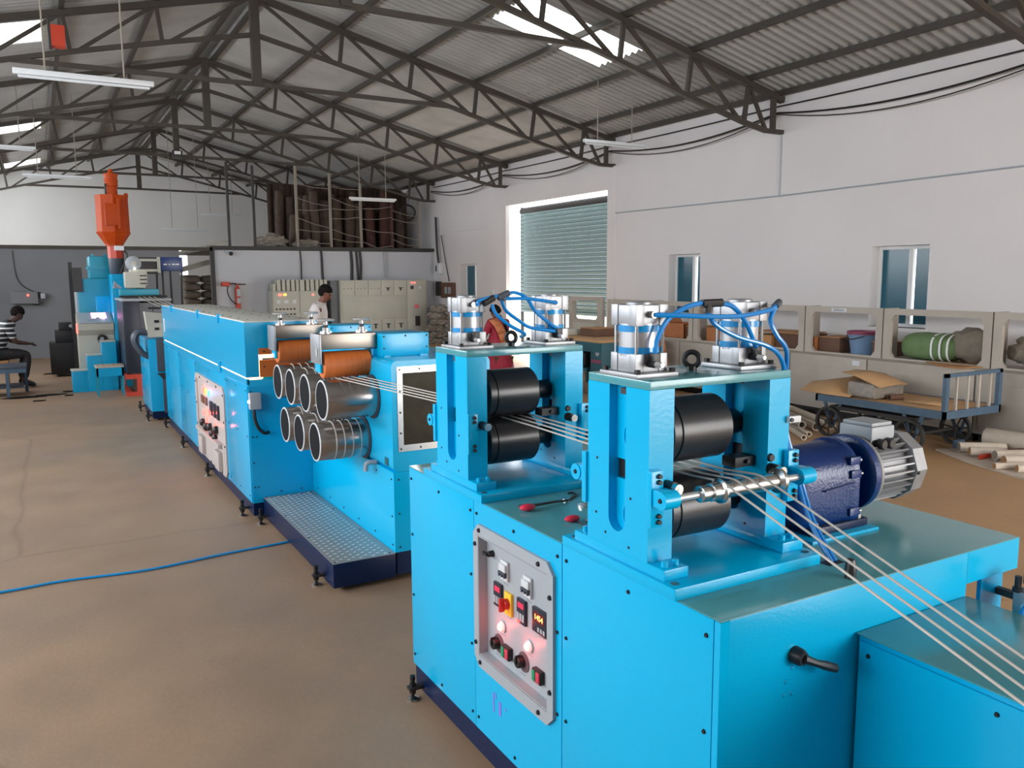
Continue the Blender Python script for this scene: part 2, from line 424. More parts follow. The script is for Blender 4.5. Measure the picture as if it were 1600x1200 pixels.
# roof covering: corrugated sheets, skylight sheets
roof = struct(bpy.data.objects.new('ceiling', None), 'corrugated cement sheet roof'); COL.objects.link(roof)
PITCH = .146
def sheet(xa, xb, ya, yb, lift=0.):
    """one corrugated sheet between the slope positions xa, xb (measured from the ridge) and ya, yb"""
    b = MB(); rows = []
    n0 = math.floor(ya/PITCH*6); n1 = math.ceil(yb/PITCH*6)
    ys = [ya]+[k*PITCH/6 for k in range(n0+1, n1)]+[yb]
    for x in (xa, xb):
        side = 1 if xb > XC else -1
        rows.append([b.bm.verts.new((x, y, zc(x)+.135+lift+.024*math.cos(2*PI*y/PITCH))) for y in ys])
    for i in range(len(ys)-1):
        b.bm.faces.new((rows[0][i], rows[0][i+1], rows[1][i+1], rows[1][i]))
    return b
TY = [-3.43, .67, 4.77, 8.87, 12.97, 17.1, 21.2, 25.3, 29.4]
bays = [YF-.3]+TY+[YB+.3]
def put_sheet(nm, m, xa, xb, ya, yb, lift):
    b = sheet(xa, xb, ya, yb, lift); return b.build(nm, m, roof, ang=80)
for sgn in (1, -1):
    rows = [(.1, 2.74, .0), (2.62, 4.70, -.007), (4.56, 7.15, -.014)]
    sky = [(9.55, 10.6)] if sgn > 0 else [(13.75, 14.9), (22.1, 23.2), (28.8, 29.9)]
    for ri, (a, c, lf) in enumerate(rows):
        for y0, y1 in zip(bays, bays[1:]):
            cuts = [s for s in sky if ri == 1 and s[0] < y1-.05 and s[1] > y0+.05]
            y = y0; xa, xb = XC+sgn*a, XC+sgn*c
            for s0, s1 in cuts:
                s0 = max(s0, y0); s1 = min(s1, y1)
                if s0 > y+.02: put_sheet('roof_sheet', SHEET, xa, xb, y, s0, lf)
                put_sheet('skylight_sheet', SKYL, xa, xb, s0, s1, lf); y = s1
            if y1 > y+.02: put_sheet('roof_sheet', SHEET, xa, xb, y, y1, lf)
    # ridge capping
b = MB()
for sgn in (1, -1):
    b.quad((XC, YF-.3, zc(XC)+.2), (XC, YB+.3, zc(XC)+.2), (XC+sgn*.28, YB+.3, zc(XC+.28)+.175), (XC+sgn*.28, YF-.3, zc(XC+.28)+.175))
b.build('ridge_capping', SHEET, roof)

# purlins
k = 0
for dx in (.16, 1.35, 2.53, 3.71, 4.87, 5.94, 6.55):
    for sgn in (1, -1):
        x = XC+sgn*dx; k += 1
        o = MB().box(x-.03, x+.03, YF, YB, zc(x)+.03, zc(x)+.105).build('beam_purlin', TRUSS)
        struct(o, 'dark steel roof purlin running the length of the hall')

# trusses
TOPN = [(3.05, zc(3.05)), (4.40, zc(4.40)), (5.58, zc(5.58)), (6.76, zc(6.76)), (7.92, zc(7.92)), (8.99, zc(8.99)), (9.62, 4.24)]
BOTN = [(3.05, 5.35), (4.34, 5.07), (5.51, 4.80), (6.70, 4.50), (7.84, 4.19), (8.92, 3.93), (9.36, 3.85), (9.70, 3.85)]
def make_truss(y):
    t = thing('roof_truss', 'dark steel roof truss', 'truss', (XC, y, zc(XC)), 'steel trusses carrying the roof')
    def bar(nm, p, q, wd, th):
        p = Vector((p[0], y, p[1])); q = Vector((q[0], y, q[1])); d = q-p; L = d.length
        M = Matrix.Translation(p) @ d.to_track_quat('X', 'Z').to_matrix().to_4x4()
        MB().box(0, L, -wd/2, wd/2, -th/2, th/2, M=M).build(nm, TRUSS, t)
    for s in (1, -1):
        mx = lambda p: (XC+s*(p[0]-XC), p[1])
        bar('top_chord', mx(TOPN[0]), mx((9.68, zc(9.68))), .09, .085)
        for i in range(7): bar('bottom_chord', mx(BOTN[i]), mx(BOTN[i+1]), .07, .06)
        for i in range(1, 6): bar('web', mx(TOPN[i]), mx(BOTN[i]), .05, .055)
        for i in range(0, 5): bar('web', mx(TOPN[i]), mx((BOTN[i+1][0]-.06, BOTN[i+1][1])), .045, .045)
        bar('web', mx(TOPN[5]), mx(BOTN[6]), .045, .045)
        bar('web', mx((9.50, zc(9.5))), mx((9.50, 3.85)), .06, .07)
        bar('tie', mx((3.05, 4.64)), mx((6.22, 4.615)), .06, .06)
    bar('king_post', TOPN[0], (3.05, 4.62), .11, .13)
    return t
tr0 = make_truss(TY[2])
ORD = ['nearest', 'second', 'third', 'fourth', 'fifth', 'sixth', 'seventh']
tr0['label'] = 'dark roof truss nearest the camera, only its end at the top right'
names = {3: 'dark roof truss crossing the bright skylight', 4: 'dark roof truss ending beside the shutter gate top', 5: 'third complete dark roof truss, between gate and loft',
         6: 'dark roof truss above the half height partition', 7: 'dark roof truss over the loft, second from gable wall', 8: 'farthest dark roof truss, next to the gable wall'}
for i in range(3, 9): dup(tr0, shift=(0, TY[i]-TY[2], 0), label=names[i])

# windows in the side wall
def window(n, y0, y1, z0, z1, my, gap, label):
    b = MB(); x0, x1 = XR+.16, XR+.22; f = .045
    b.box(x0, x1, y0, y0+f, z0, z1).box(x0, x1, y1-f, y1, z0, z1).box(x0, x1, y0+f, y1-f, z0, z0+f).box(x0, x1, y0+f, y1-f, z1-f, z1)
    b.box(x0, x1, my-.03, my+.03, z0+f, z1-f)
    w_ = struct(b.build('window_%d' % n, FRAMEW), label)
    for a, c in ((y0+f, my-.03-gap), (my+.03, y1-f)):
        MB().box(x0+.02, x0+.032, a, c, z0+f, z1-f).build('pane', PANE, w_)
    MB().box(XR-.03, XR+.2, y0-.04, y1+.04, z0-.05, z0).build('sill', WALL, w_)
    # twisted grille bars outside the panes
    for k in range(3):
        yy = y0+(k+.5)*(y1-y0)/3
        MB().cyl((x1+.05, yy, z0), (x1+.05, yy, z1), .008, 6).build('grille_bar', FRAMEW, w_)
window(1, 6.42, 7.25, 1.07, 2.13, 6.78, .03, 'large white framed window with teal panes above the grey cabinets')
window(2, 10.55, 11.35, 1.07, 2.13, 10.88, .05, 'white framed window with teal panes behind the near air cylinders')
window(3, 18.76, 19.64, 1.07, 2.10, 19.12, .09, 'small far window with teal panes near the wall corner')

# rolling shutter, half raised
sh = thing('rolling_shutter', 'grey green rolling steel shutter, raised about a metre off the floor', 'shutter', (XR+.42, 15.1, 1.0))
zz = .98; k = 0
slat = MB().prism([(.0, 0), (-.012, .012), (-.03, .035), (-.03, .062), (-.012, .082), (0, .09), (.006, .09), (.006, 0)], 'y', 12.9, 17.17).mesh('slat', SHUT)
while zz < 3.2:
    place('slat', slat, sh, Vector((XR+.42, 0, zz))-origin(sh)); zz += .0915
MB().box(XR+.38, XR+.44, 12.9, 17.17, .93, .985).build('bottom_rail', SHUT, sh)
MB().box(XR+.41, XR+.47, 12.8, 12.9, 0, 3.4).build('guide_rail', IRON, sh)
MB().box(XR+.41, XR+.47, 17.17, 17.22, 0, 3.4).build('guide_rail', IRON, sh)
MB().cyl((XR+.46, 12.9, 3.30), (XR+.46, 17.2, 3.30), .09, 14).build('drum', IRON, sh)

# wall conduit, drops and sagging cables
b = MB().tube([(XR-.012, 31, 2.95), (XR-.012, 17.6, 2.95)], .012, 6)
tag(b.build('wall_conduit', FRAMEW), 'thin pale conduit along the wall beyond the shutter gate', 'conduit')
b = MB().tube([(XR-.012, 12.97, 2.96), (XR-.012, 8.87, 2.93), (XR-.012, 3, 2.97), (XR-.012, -2, 2.97)], .012, 6)
tag(b.build('wall_conduit', PANEL), 'long thin conduit running level along the white wall over the windows', 'conduit')
b = MB().tube([(XR-.012, 8.87, 3.86), (XR-.012, 8.87, 2.93)], .010, 6)
tag(b.build('wall_conduit', PANEL), 'short upright conduit dropping from the truss end above the cabinets', 'conduit')
b = MB().tube([(XR-.012, 12.95, 3.86), (XR-.012, 12.95, 2.96)], .010, 6)
tag(b.build('wall_conduit', FRAMEW), 'short upright conduit beside the shutter gate top corner', 'conduit')
def cable(p, q, sag, r, m, label, group=None, n=14):
    p = Vector(p); q = Vector(q)
    pts = [p.lerp(q, i/n)-Vector((0, 0, sag*4*(i/n)*(1-i/n))) for i in range(n+1)]
    return tag(MB().tube(pts, r, 6).build('sagging_cable', m), label, 'cable', group)
GB = 'cables slung between the truss ends'
bayn = {0: 'nearest the camera', 1: 'above the windows', 2: 'over the shutter gate', 3: 'beyond the shutter gate'}
for i, (a, c) in enumerate(zip(TY[2:6], TY[3:7])):
    cable((XR-.06, a, 4.22), (XR-.06, c, 4.22), .02, .011, BLACK, 'taut upper black cable under the roof edge, bay '+bayn[i], GB)
    cable((XR-.10, a, 4.12), (XR-.10, c, 4.12), .16, .014, BLACK, 'slack thick black cable under the roof edge, bay '+bayn[i], GB)
    cable((XR-.13, a, 4.10), (XR-.13, c, 4.10), .24, .009, IRON, 'lowest thin slack cable under the roof edge, bay '+bayn[i], GB)

# hanging tube lights
def tube_light(x0, x1, y, z, label, top=None):
    t = thing('tube_light', label, 'light', ((x0+x1)/2, y, z), 'hanging tube lights')
    MB().box(x0, x1, y-.025, y+.025, z, z+.05, .006).build('housing', WHITEP, t)
    MB().cyl((x0+.04, y, z-.016), (x1-.04, y, z-.016), .014, 10).build('tube', WHITEP, t)
    for f in (.22, .78):
        x = x0+f*(x1-x0)
        MB().cyl((x, y, z+.05), (x, y, (top or zc(x))+.09), .008, 6).build('rod', POLE, t)
    return t
tube_light(-.07, 1.12, 9.0, 3.62, 'long white tube light hanging nearest, high on the upper left')
tube_light(6.35, 7.50, 18.6, 3.56, 'white tube light hanging in front of the loft')
tube_light(7.62, 8.84, 11.0, 3.86, 'white tube light hanging beside the wall under the skylight')
tube_light(-.95, .13, 17.3, 4.06, 'white tube light at the left picture edge, cut by the frame')
tube_light(-.12, 1.10, 19.2, 3.80, 'white tube light over the seated man at the far partition')
tube_light(3.05, 4.25, 24.6, 3.1, 'thin tube light hanging before the gable wall, beyond the orange feeder')
tube_light(4.6, 5.8, 27.6, 3.75, 'thin tube light hanging higher before the gable wall')

# floodlight on a king post
t = thing('flood_light', 'small black floodlight with a pale lens fixed to a king post', 'light', (3.05, 21.05, 4.6))
MB().box(2.93, 3.15, 21.0, 21.1, 4.56, 4.74, .01).build('housing', BLACK, t)
MB().box(2.97, 3.11, 20.99, 21.0, 4.65, 4.72).build('lens', FRAMEW, t)
t = thing('junction_box', 'small rust brown box on the roof purlin by the left skylight', 'box', (.42, 12.4, 4.9))
MB().box(.36, .52, 12.4, 12.55, 4.72, 4.98).build('case', REDP, t)
MB().box(.33, .36, 12.4, 12.55, 4.70, 5.1).build('bracket', IRON, t)
# ================================================================== near machine: cabinet with two nip stands
screw_me = MB().cyl((0, 0, 0), (-.004, 0, 0), .0062, 8, .005).mesh('screw', SCREW)         # head looking to -x
screwy_me = MB().cyl((0, 0, 0), (0, -.004, 0), .0062, 8, .005).mesh('screw', SCREW)        # head looking to -y
def foot_mesh():
    b = MB()
    b.box(-.075, 0, -.022, .022, .055, .07, .004)
    return b.mesh('levelling_foot', IRON)
foot_me = foot_mesh()
fbolt_me = MB().cyl((-.05, 0, .012), (-.05, 0, .10), .009, 8).cyl((-.05, 0, .07), (-.05, 0, .088), .016, 6).cyl((-.05, 0, .10), (-.05, 0, .125), .014, 6).cyl((-.05, 0, .035), (-.05, 0, .055), .017, 6).mesh('foot_bolt', BLACK)
fpad_me = MB().lathe((-.05, 0, 0), (0, 0, 1), [(0, .03), (.008, .03), (.014, .018), (.018, .01)], 14).mesh('foot_pad', STEEL)
def foot(parent, x, y, s=1.):
    f = at('levelling_foot', foot_me, parent, (x, y, 0))
    for n, me in (('foot_bolt', fbolt_me), ('foot_pad', fpad_me)):
        place(n, me, f)
    f.scale = (s*.85, s*.85, s*.85)
    return f

X0, X1, Y0, Y1, ZT = 1.272, 2.458, 1.290, 3.085, .983
cab = thing('machine_cabinet', 'large glossy blue machine cabinet in the foreground with recessed grey control panel', 'machine', (1.8, 2.2, 0))
b = MB().box(X0+.028, 2.205, Y0, Y1, .13, ZT-.003, .002)
b.build('body', BLUE, cab)
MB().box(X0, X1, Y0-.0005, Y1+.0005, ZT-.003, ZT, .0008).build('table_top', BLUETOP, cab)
MB().box(2.205, X1, Y0, Y0+.012, .888, ZT-.003).build('apron', BLUE, cab)
MB().box(2.205, X1, Y1-.012, Y1, .888, ZT-.003).build('apron', BLUE, cab)
MB().box(X1-.012, X1, Y0+.012, Y1-.012, .888, ZT-.003).build('apron', BLUE, cab)
for y in (Y0+.013, Y1-.05):
    MB().box(2.300, 2.408, y, y+.012, 0, .9).box(2.396, 2.408, y+.012, y+.035, 0, .9).build('leg', BLUE2, cab)
MB().box(X0+.012, 2.19, Y0+.004, Y1-.004, .032, .13).build('plinth', NAVY, cab)
SEAMS = [Y0+.02, 1.935, 2.500, Y1-.004]
for i, (a, c) in enumerate(zip(SEAMS, SEAMS[1:])):
    a += .0015; c -= .0015
    if i == 1:
        p = MB().holed([(a, .133), (c, .133), (c, .979), (a, .979)], [(2.0, .43), (2.453, .43), (2.453, .865), (2.0, .865)], 'x', X0, X0+.028).build('side_panel', BLUE, cab)
    else:
        p = MB().box(X0, X0+.028, a, c, .133, .979, .0015).build('side_panel', BLUE, cab)
    for z in (.935, .70, .44, .18):
        at('screw', screw_me, p, (X0, a+.022, z)); at('screw', screw_me, p, (X0, c-.022, z))
    at('screw', screw_me, p, (X0, (a+c)/2, .94)); at('screw', screw_me, p, (X0, (a+c)/2, .16))
MB().box(X0, X0+.028, Y0, Y0+.0185, .133, .979).build('corner_post', BLUE, cab)
foot(cab, X0+.012, 3.02); foot(cab, X0+.012, 1.6)
# adhesive-tape marks below the control panel
for y, z, w_, h_ in ((2.36, .30, .008, .05), (2.345, .318, .006, .02), (2.31, .285, .016, .05), (2.275, .30, .006, .012), (2.357, .265, .008, .02)):
    MB().box(X0-.0012, X0, y, y+w_, z-h_/2, z+h_/2).build('tape_mark', PINKM, cab)

# control panel
def chamf(a, c, lo, hi, ch):
    return [(a+ch, lo), (c-ch, lo), (c, lo+ch), (c, hi-ch), (c-ch, hi), (a+ch, hi), (a, hi-ch), (a, lo+ch)]
cp = MB().holed(chamf(1.968, 2.485, .385, .905, .035), chamf(2.0, 2.453, .428, .867, .002), 'x', X0-.011, X0).build('control_panel', PANEL, cab, label='grey recessed control panel with switches, displays and red lamps')
MB().box(1.2965, 1.2995, 2.0, 2.453, .43, .865).build('panel_face', PANEL, cp)
for y, z in ((2.44, .885), (2.05, .885), (2.47, .83), (2.47, .47), (2.44, .405), (2.05, .405), (1.984, .80), (1.984, .50)):
    s_ = at('panel_screw', screw_me, cp, (X0-.011, y, z)); s_.scale = (1.4, 1.4, 1.4)
XF = 1.2965
li = MB()
li.box(X0-.010, XF, 2.0, 2.004, .43, .865).box(X0-.010, XF, 2.449, 2.453, .43, .865).box(X0-.010, XF, 2.004, 2.449, .43, .434).box(X0-.010, XF, 2.004, 2.449, .861, .865)
li.build('recess_liner', PANEL, cp)
def mcb(y, z):
    MB().box(XF-.010, XF, y-.024, y+.024, z-.034, z+.034, .003).box(XF-.018, XF-.008, y-.022, y+.022, z-.002, z+.024, .003).build('breaker', WHITEP, cp)
    MB().box(XF-.020, XF-.010, y-.022, y+.022, z-.010, z-.003).box(XF-.020, XF-.010, y-.021, y-.014, z-.02, z-.008).box(XF-.020, XF-.010, y-.004, y+.003, z-.02, z-.008).box(XF-.020, XF-.010, y+.014, y+.021, z-.02, z-.008).build('breaker_lever', DKGREY, cp)
mcb(2.314, .775); mcb(2.164, .768)
def small_disp(y, z):
    MB().box(XF-.01, XF, y-.027, y+.027, z-.042, z+.042, .002).build('timer', DISP, cp)
    MB().box(XF-.0112, XF-.01, y-.018, y+.018, z+.012, z+.03).build('timer_screen', SCREEN, cp)
    for k in (-1, 0, 1):
        MB().box(XF-.012, XF-.01, y+k*.016-.006, y+k*.016+.006, z-.03, z-.005).build('timer_key', PANEL, cp)
small_disp(2.36, .675); small_disp(2.201, .672)
MB().box(XF-.01, XF, 2.265, 2.312, .628, .706, .002).build('isolator_plate', mat('yellow_plate', S(236, 190, 50), .45), cp)
MB().lathe((XF-.01, 2.289, .668), (-1, 0, 0), [(0, .019), (.014, .017), (.016, .015)], 14).box(XF-.042, XF-.022, 2.283, 2.295, .645, .692, .004).build('isolator_knob', mat('red_knob', S(206, 42, 38), .4), cp)
MB().box(XF-.012, XF, 2.044, 2.128, .640, .720, .002).build('meter', DISP, cp)
MB().box(XF-.0128, XF-.012, 2.056, 2.116, .677, .708).build('meter_window', mat('meter_window', S(60, 8, 12), .25, emit=(.4, .01, .02, 1), estr=.25), cp)
text('1454', .026, DIGIT, cp, (XF-.0136, 2.086, .692), FACE_NX, 'meter_digits')
for k in range(3): MB().box(XF-.0135, XF-.012, 2.05+k*.016, 2.061+k*.016, .648, .662).build('meter_key', PANEL, cp)
for y, z in ((2.335, .570), (2.157, .571)):
    MB().lathe((XF, y, z), (-1, 0, 0), [(0, .02), (.006, .02), (.007, .014)], 16).build('lamp_bezel', WHITEP, cp)
    MB().lathe((XF-.006, y, z), (-1, 0, 0), [(0, .0145), (.008, .0145), (.013, .010), (.015, .0)], 16).build('lamp', LEDW, cp)
    glow((XF-.03, y, z), (1, .08, .06), .22, cp)
for y, z in ((2.372, .497), (2.205, .500)):
    MB().lathe((XF, y-.008, z), (-1, 0, 0), [(0, .034), (.003, .034)], 20).build('dial_plate', mat('dial', S(96, 80, 86), .4), cp)
    MB().lathe((XF-.003, y, z), (-1, 0, 0), [(0, .021), (.02, .019), (.022, .017)], 18).box(XF-.03, XF-.01, y-.003, y+.003, z-.004, z+.024, .001).build('knob', BLACK, cp)
for y, z in ((2.296, .494), (2.095, .498)):
    MB().box(XF-.018, XF, y-.026, y+.026, z-.022, z+.022, .004).build('push_button_box', BLACK, cp)
    MB().box(XF-.021, XF-.017, y+.004, y+.022, z-.017, z+.017, .002).build('green_button', mat('green_btn', S(26, 140, 96), .4), cp)
    MB().box(XF-.021, XF-.017, y-.022, y-.001, z-.017, z+.017, .002).build('red_button', mat('red_btn', S(196, 60, 84), .4), cp)
MB().lathe((XF, 2.404, .807), (-1, 0, 0), [(0, .012), (.02, .01), (.022, .008)], 12).box(XF-.03, XF-.02, 2.400, 2.432, .802, .812, .002).build('latch', BLACK, cp)
text('EMBOSSING & LINE PANEL',   .0155, DKGREY, cp, (XF-.0004, 2.268, .842), FACE_NX, 'panel_title')
GREYT = mat('faint_print', S(130, 136, 142), .6)
for y, z in ((2.314, .727), (2.164, .72), (2.335, .54), (2.157, .54), (2.372, .452), (2.205, .455), (2.296, .460), (2.095, .463), (2.289, .617), (2.086, .628)):
    for k in (-1, 0, 1): MB().box(XF-.0006, XF, y+k*.011-.004, y+k*.011+.004, z-.002, z+.002).build('print_mark', GREYT, cp)

# things on the front face
h = MB().lathe((1.515, Y0, .848), (0, -1, 0), [(0, .022), (.02, .021), (.03, .016)], 14)
h.tube([(1.515, Y0-.028, .848), (1.55, Y0-.036, .832), (1.58, Y0-.040, .82), (1.612, Y0-.042, .806)], .009, 8, rs=[.012, .009, .012, .011])
h.build('clamp_handle', BLACK, cab, label='black clamping lever')
for x, z in ((1.512, .815), (1.490, .785), (1.487, .752), (1.512, .75)):
    MB().lathe((x, Y0, z), (0, -1, 0), [(0, .007), (.003, .006), (.004, .003)], 10).build('rivet', BLUE, cab)
# front extension box
fx = thing('machine_extension', 'lower blue box in front of the large cabinet, cut by the picture edge', 'machine', (1.97, .5, 0))
MB().box(1.745, 2.198, -.45, Y0-.006, .12, .850, .002).build('body', BLUE, fx)
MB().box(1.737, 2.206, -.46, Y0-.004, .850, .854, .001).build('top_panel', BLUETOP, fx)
p = MB().box(1.737, 1.745, -.44, Y0-.012, .125, .836, .0015).build('side_panel', BLUE, fx)
for y in (1.25, .93, .6, .27):
    for z in (.805, .16): at('screw', screw_me, p, (1.737, y, z))
MB().box(1.76, 2.18, -.4, Y0-.02, .03, .12).build('plinth', NAVY, fx)
foot(fx, 1.76, 1.22)

# air regulator on the far front corner
t = thing('air_regulator', 'small metal air filter regulator beside the cabinet corner at the picture edge', 'regulator', (2.37, 1.2, .8))
MB().box(2.335, 2.42, 1.165, 1.235, .795, .865, .012).build('body', ALU, t)
MB().lathe((2.378, 1.20, .797), (0, 0, -1), [(0, .033), (.06, .031), (.08, .018)], 16).build('bowl', GLASSW, t)
MB().lathe((2.378, 1.20, .863), (0, 0, 1), [(0, .012), (.018, .012), (.02, .026), (.045, .026), (.05, .022)], 16).build('knob', BLACK, t)
MB().cyl((2.34, 1.19, .835), (2.315, 1.185, .832), .013, 10).build('fitting', CHROME, t)
MB().cyl((2.345, 1.225, .862), (2.345, 1.225, .905), .009, 10).cyl((2.345, 1.225, .86), (2.345, 1.225, .872), .014, 10).build('elbow', BLACK, t)
MB().box(2.372, 2.392, 1.235, 1.302, .822, .842).build('bracket', IRON, t)
MB().tube(smooth_path([(2.317, 1.185, .832), (2.295, 1.18, .825), (2.265, 1.175, .80), (2.24, 1.17, .74)]), .0085, 8).build('hose', HOSE, t)

# ---------------------------------------------------------------- nip stands
def make_cyl(st, cx, cy, zb):
    hb = .049
    c = MB().cyl((cx, cy, zb+.052), (cx, cy, zb+.135), .0515, 32).build('pneumatic_cylinder', ALUB, st)
    MB().box(cx-.068, cx+.068, cy-.078, cy+.078, zb, zb+.012, .003).build('mounting_plate', ALU, c)
    for z0, z1, nm in ((zb+.012, zb+.058, 'lower_cap'), (zb+.131, zb+.182, 'upper_cap')):
        m = MB().box(cx-hb, cx+hb, cy-hb, cy+hb, z0, z1, .003)
        for sx in (-1, 1):
            for sy in (-1, 1):
                m.box(cx+sx*(hb-.011)-.0135, cx+sx*(hb-.011)+.0135, cy+sy*(hb-.011)-.0135, cy+sy*(hb-.011)+.0135, z0-.0015 if z0 > zb+.1 else z0+.001, z1+.0015, .002)
        m.build(nm, ALU, c)
    for z0, z1 in ((zb+.058, zb+.075), (zb+.114, zb+.131)):
        MB().cyl((cx, cy, z0), (cx, cy, z1), .053, 32).build('band', BAND, c)
    for sx in (-1, 1):
        for sy in (-1, 1):
            MB().cyl((cx+sx*.042, cy+sy*.042, zb+.05), (cx+sx*.042, cy+sy*.042, zb+.14), .0045, 8).build('tie_rod', STEEL, c)
            MB().cyl((cx+sx*.056, cy+sy*.066, zb+.012), (cx+sx*.056, cy+sy*.066, zb+.022), .008, 8).build('bolt', BLACK, c)
    MB().cyl((cx-.005, cy-hb, zb+.034), (cx-.005, cy-hb-.03, zb+.034), .010, 10).box(cx-.014, cx+.01, cy-hb-.028, cy-hb-.008, zb+.034, zb+.062, .003).build('elbow_fitting', BLACK, c)
    MB().cyl((cx-.005, cy-hb-.03, zb+.034), (cx-.005, cy-hb-.052, zb+.034), .010, 6, .006).build('throttle_screw', CHROME, c)
    MB().cyl((cx-.005, cy-hb, zb+.158), (cx-.005, cy-hb-.018, zb+.158), .009, 10).build('port_fitting', STEEL, c)
    MB().lathe((cx, cy, zb+.182), (0, 0, 1), [(0, .034), (.006, .034), (.008, .03)], 18).build('cap_plug', ALU, c)
    return c

def make_stand(y0, zu, zl, guide, label):
    st = thing('nip_roller_stand', label, 'roller stand', (1.51, y0+.129, ZT))
    MB().box(1.260, 1.766, y0-.115, y0+.372, ZT, ZT+.030, .003).build('base_plate', BLUE, st)
    for x, y in ((1.285, y0-.085), (1.74, y0-.085), (1.285, y0+.34)):
        MB().cyl((x, y, ZT+.03), (x, y, ZT+.0315), .011, 12).build('plug_hole', TEALD, st)
    zf = ZT+.030; zt = 1.475; w = .078
    for xa in (1.269, 1.678):
        xb = xa+w
        MB().box(xa, xb, y0-.064, y0+.322, zf, zf+.028, .003).build('foot', BLUE, st)
        for yb in (y0-.04, y0+.297):
            for xx in (xa+.022, xb-.022):
                MB().cyl((xx, yb, zf+.028), (xx, yb, zf+.042), .009, 12).cyl((xx, yb, zf+.041), (xx, yb, zf+.0425), .005, 6).build('cap_screw', BLUE, st)
        p = MB()
        s0, s1 = y0+.093, y0+.163
        p.box(xa, xb, y0, s0, zf+.028, zt).box(xa, xb, s1, y0+.258, zf+.028, zt)
        arc = [(s1, zf+.028), (s1, 1.125)]+[((s0+s1)/2+.035*math.cos(a), 1.125+.035*math.sin(a)) for a in [-k*PI/8 for k in range(1, 8)]]+[(s0, 1.125), (s0, zf+.028)]
        p.prism(arc, 'x', xa, xb)
        p.box(xa+.026, xb-.006, s0, s1, 1.08, 1.225).box(xa+.026, xb-.006, s0, s1, 1.278, zt)
        p.build('post', BLUE, st)
        for z in (zu, zl):
            MB().lathe((xa+.021, s0-.012, z), (1, 0, 0), [(0, .046), (0, .050), (.008, .052), (.008, .044)], 32, closed=True).build('bearing_boss', BLUE, st)
        MB().box(xa+.032, xb-.01, s0+.002, s1-.002, 1.228, 1.275).build('slide_or_hole_block', BLACK, st)  # black box painting the darkness of the hole in the slot
        MB().box(xa+.012, xa+.03, s0+.002, s0+.04, 1.452, 1.468).build('dark_slot_hole', SCREW, st)  # dark block in place of the shaded hole at the slot top
        for y, z in ((y0+.215, 1.27), (y0+.218, 1.12), (y0+.175, 1.075), (y0+.075, 1.06), (y0+.07, 1.19)):
            s_ = at('set_screw', screw_me, st, (xa+.0005, y, z)); s_.scale = (.5, .7, .7)
    # front spacer studs
    for x in (1.326, 1.688):
        MB().cyl((x, y0, 1.232), (x, y0-.030, 1.232), .0155, 14).build('spacer_stud', BLACK, st)
        MB().cyl((x, y0-.030, 1.232), (x, y0-.048, 1.232), .0135, 14).cyl((x, y0-.048, 1.232), (x, y0-.049, 1.232), .004, 8).build('stud_end', STEEL, st)
    # brackets in front of and behind the posts
    for xa, xb in ((1.262, 1.300), (1.738, 1.778)):
        for fr in (1, -1):
            yb = y0 if fr > 0 else y0+.258
            f = lambda d: yb-fr*d
            m = MB()
            m.box(xa, xb, min(f(0), f(.020)), max(f(0), f(.020)), 1.136, 1.278, .002)
            if guide or fr < 0:
                m.box(xa+.004, xb+.006, min(f(.018), f(.052)), max(f(.018), f(.052)), 1.191, 1.235, .003)
                m.cyl((xa+.001, f(.052), 1.213), (xb+.010, f(.052), 1.213), .0225, 20)
            b_ = m.build('bracket', BLUE, st)
            for z in (1.265, 1.25, 1.165, 1.15):
                s_ = at('bracket_bolt', screwy_me, b_, ((xa+xb)/2+.004, f(.020), z)); s_.scale = (1.1, 2.2*fr, 1.1)
            if guide or fr < 0:
                s_ = at('bracket_bolt', screw_me, b_, (xa+.001, f(.052), 1.213)); s_.scale = (.8, 1.1, 1.1)
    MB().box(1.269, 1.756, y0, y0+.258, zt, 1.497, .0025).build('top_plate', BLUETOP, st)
    for z in (zu, zl):
        r = .0885
        rl = MB().lathe((1.385, y0+.13, z), (1, 0, 0), [(0, .06), (.0, r-.004), (.004, r), (.026, r), (.028, r-.004), (.032, r-.004), (.034, r), (.205, r), (.212, r-.006), (.212, .05)], 40).build('roller', RUB, st)
        MB().cyl((1.34, y0+.13, z), (1.386, y0+.13, z), .032, 16).cyl((1.597, y0+.13, z), (1.682, y0+.13, z), .035, 16).build('axle', BLACK, rl)
    if guide:
        g = MB().cyl((1.285, y0-.052, 1.213), (1.76, y0-.052, 1.213), .0095, 14).build('guide_shaft', CHROME, st)
        MB().lathe((1.385, y0-.052, 1.213), (1, 0, 0), [(0, .014), (.003, .021), (.024, .021), (.026, .017), (.036, .017), (.038, .023), (.064, .025), (.068, .032), (.073, .032), (.077, .021), (.268, .021), (.272, .034), (.282, .034), (.286, .02), (.305, .017)], 32).build('guide_roller', STEEL, g)
    make_cyl(st, 1.336, y0+.129, 1.497); make_cyl(st, 1.690, y0+.129, 1.497)
    e = MB()
    R, r = .020, .0075; prof = [(r*math.cos(2*PI*k/10), R+r*math.sin(2*PI*k/10)) for k in range(10)]
    e.lathe((1.523, y0+.135, 1.497+.030), (1, .75, 0), prof, 24, closed=True)
    e.cyl((1.523, y0+.135, 1.497), (1.523, y0+.135, 1.508), .014, 12)
    e.build('eyebolt', BLACK, st)
    MB().box(1.60, 1.675, y0+.04, y0+.09, 1.235, 1.262).cyl((1.64, y0+.03, 1.25), (1.64, y0+.10, 1.25), .006, 8).build('slide_bar', BLACK, st)
    s_ = at('stop_bolt', screwy_me, st, (1.688, y0+.0, 1.262)); s_.scale = (2, 2, 2)
    return st
make_stand(1.545, 1.343, 1.1335, True, 'blue nip roller stand nearest the camera, with steel guide roller and hoses')
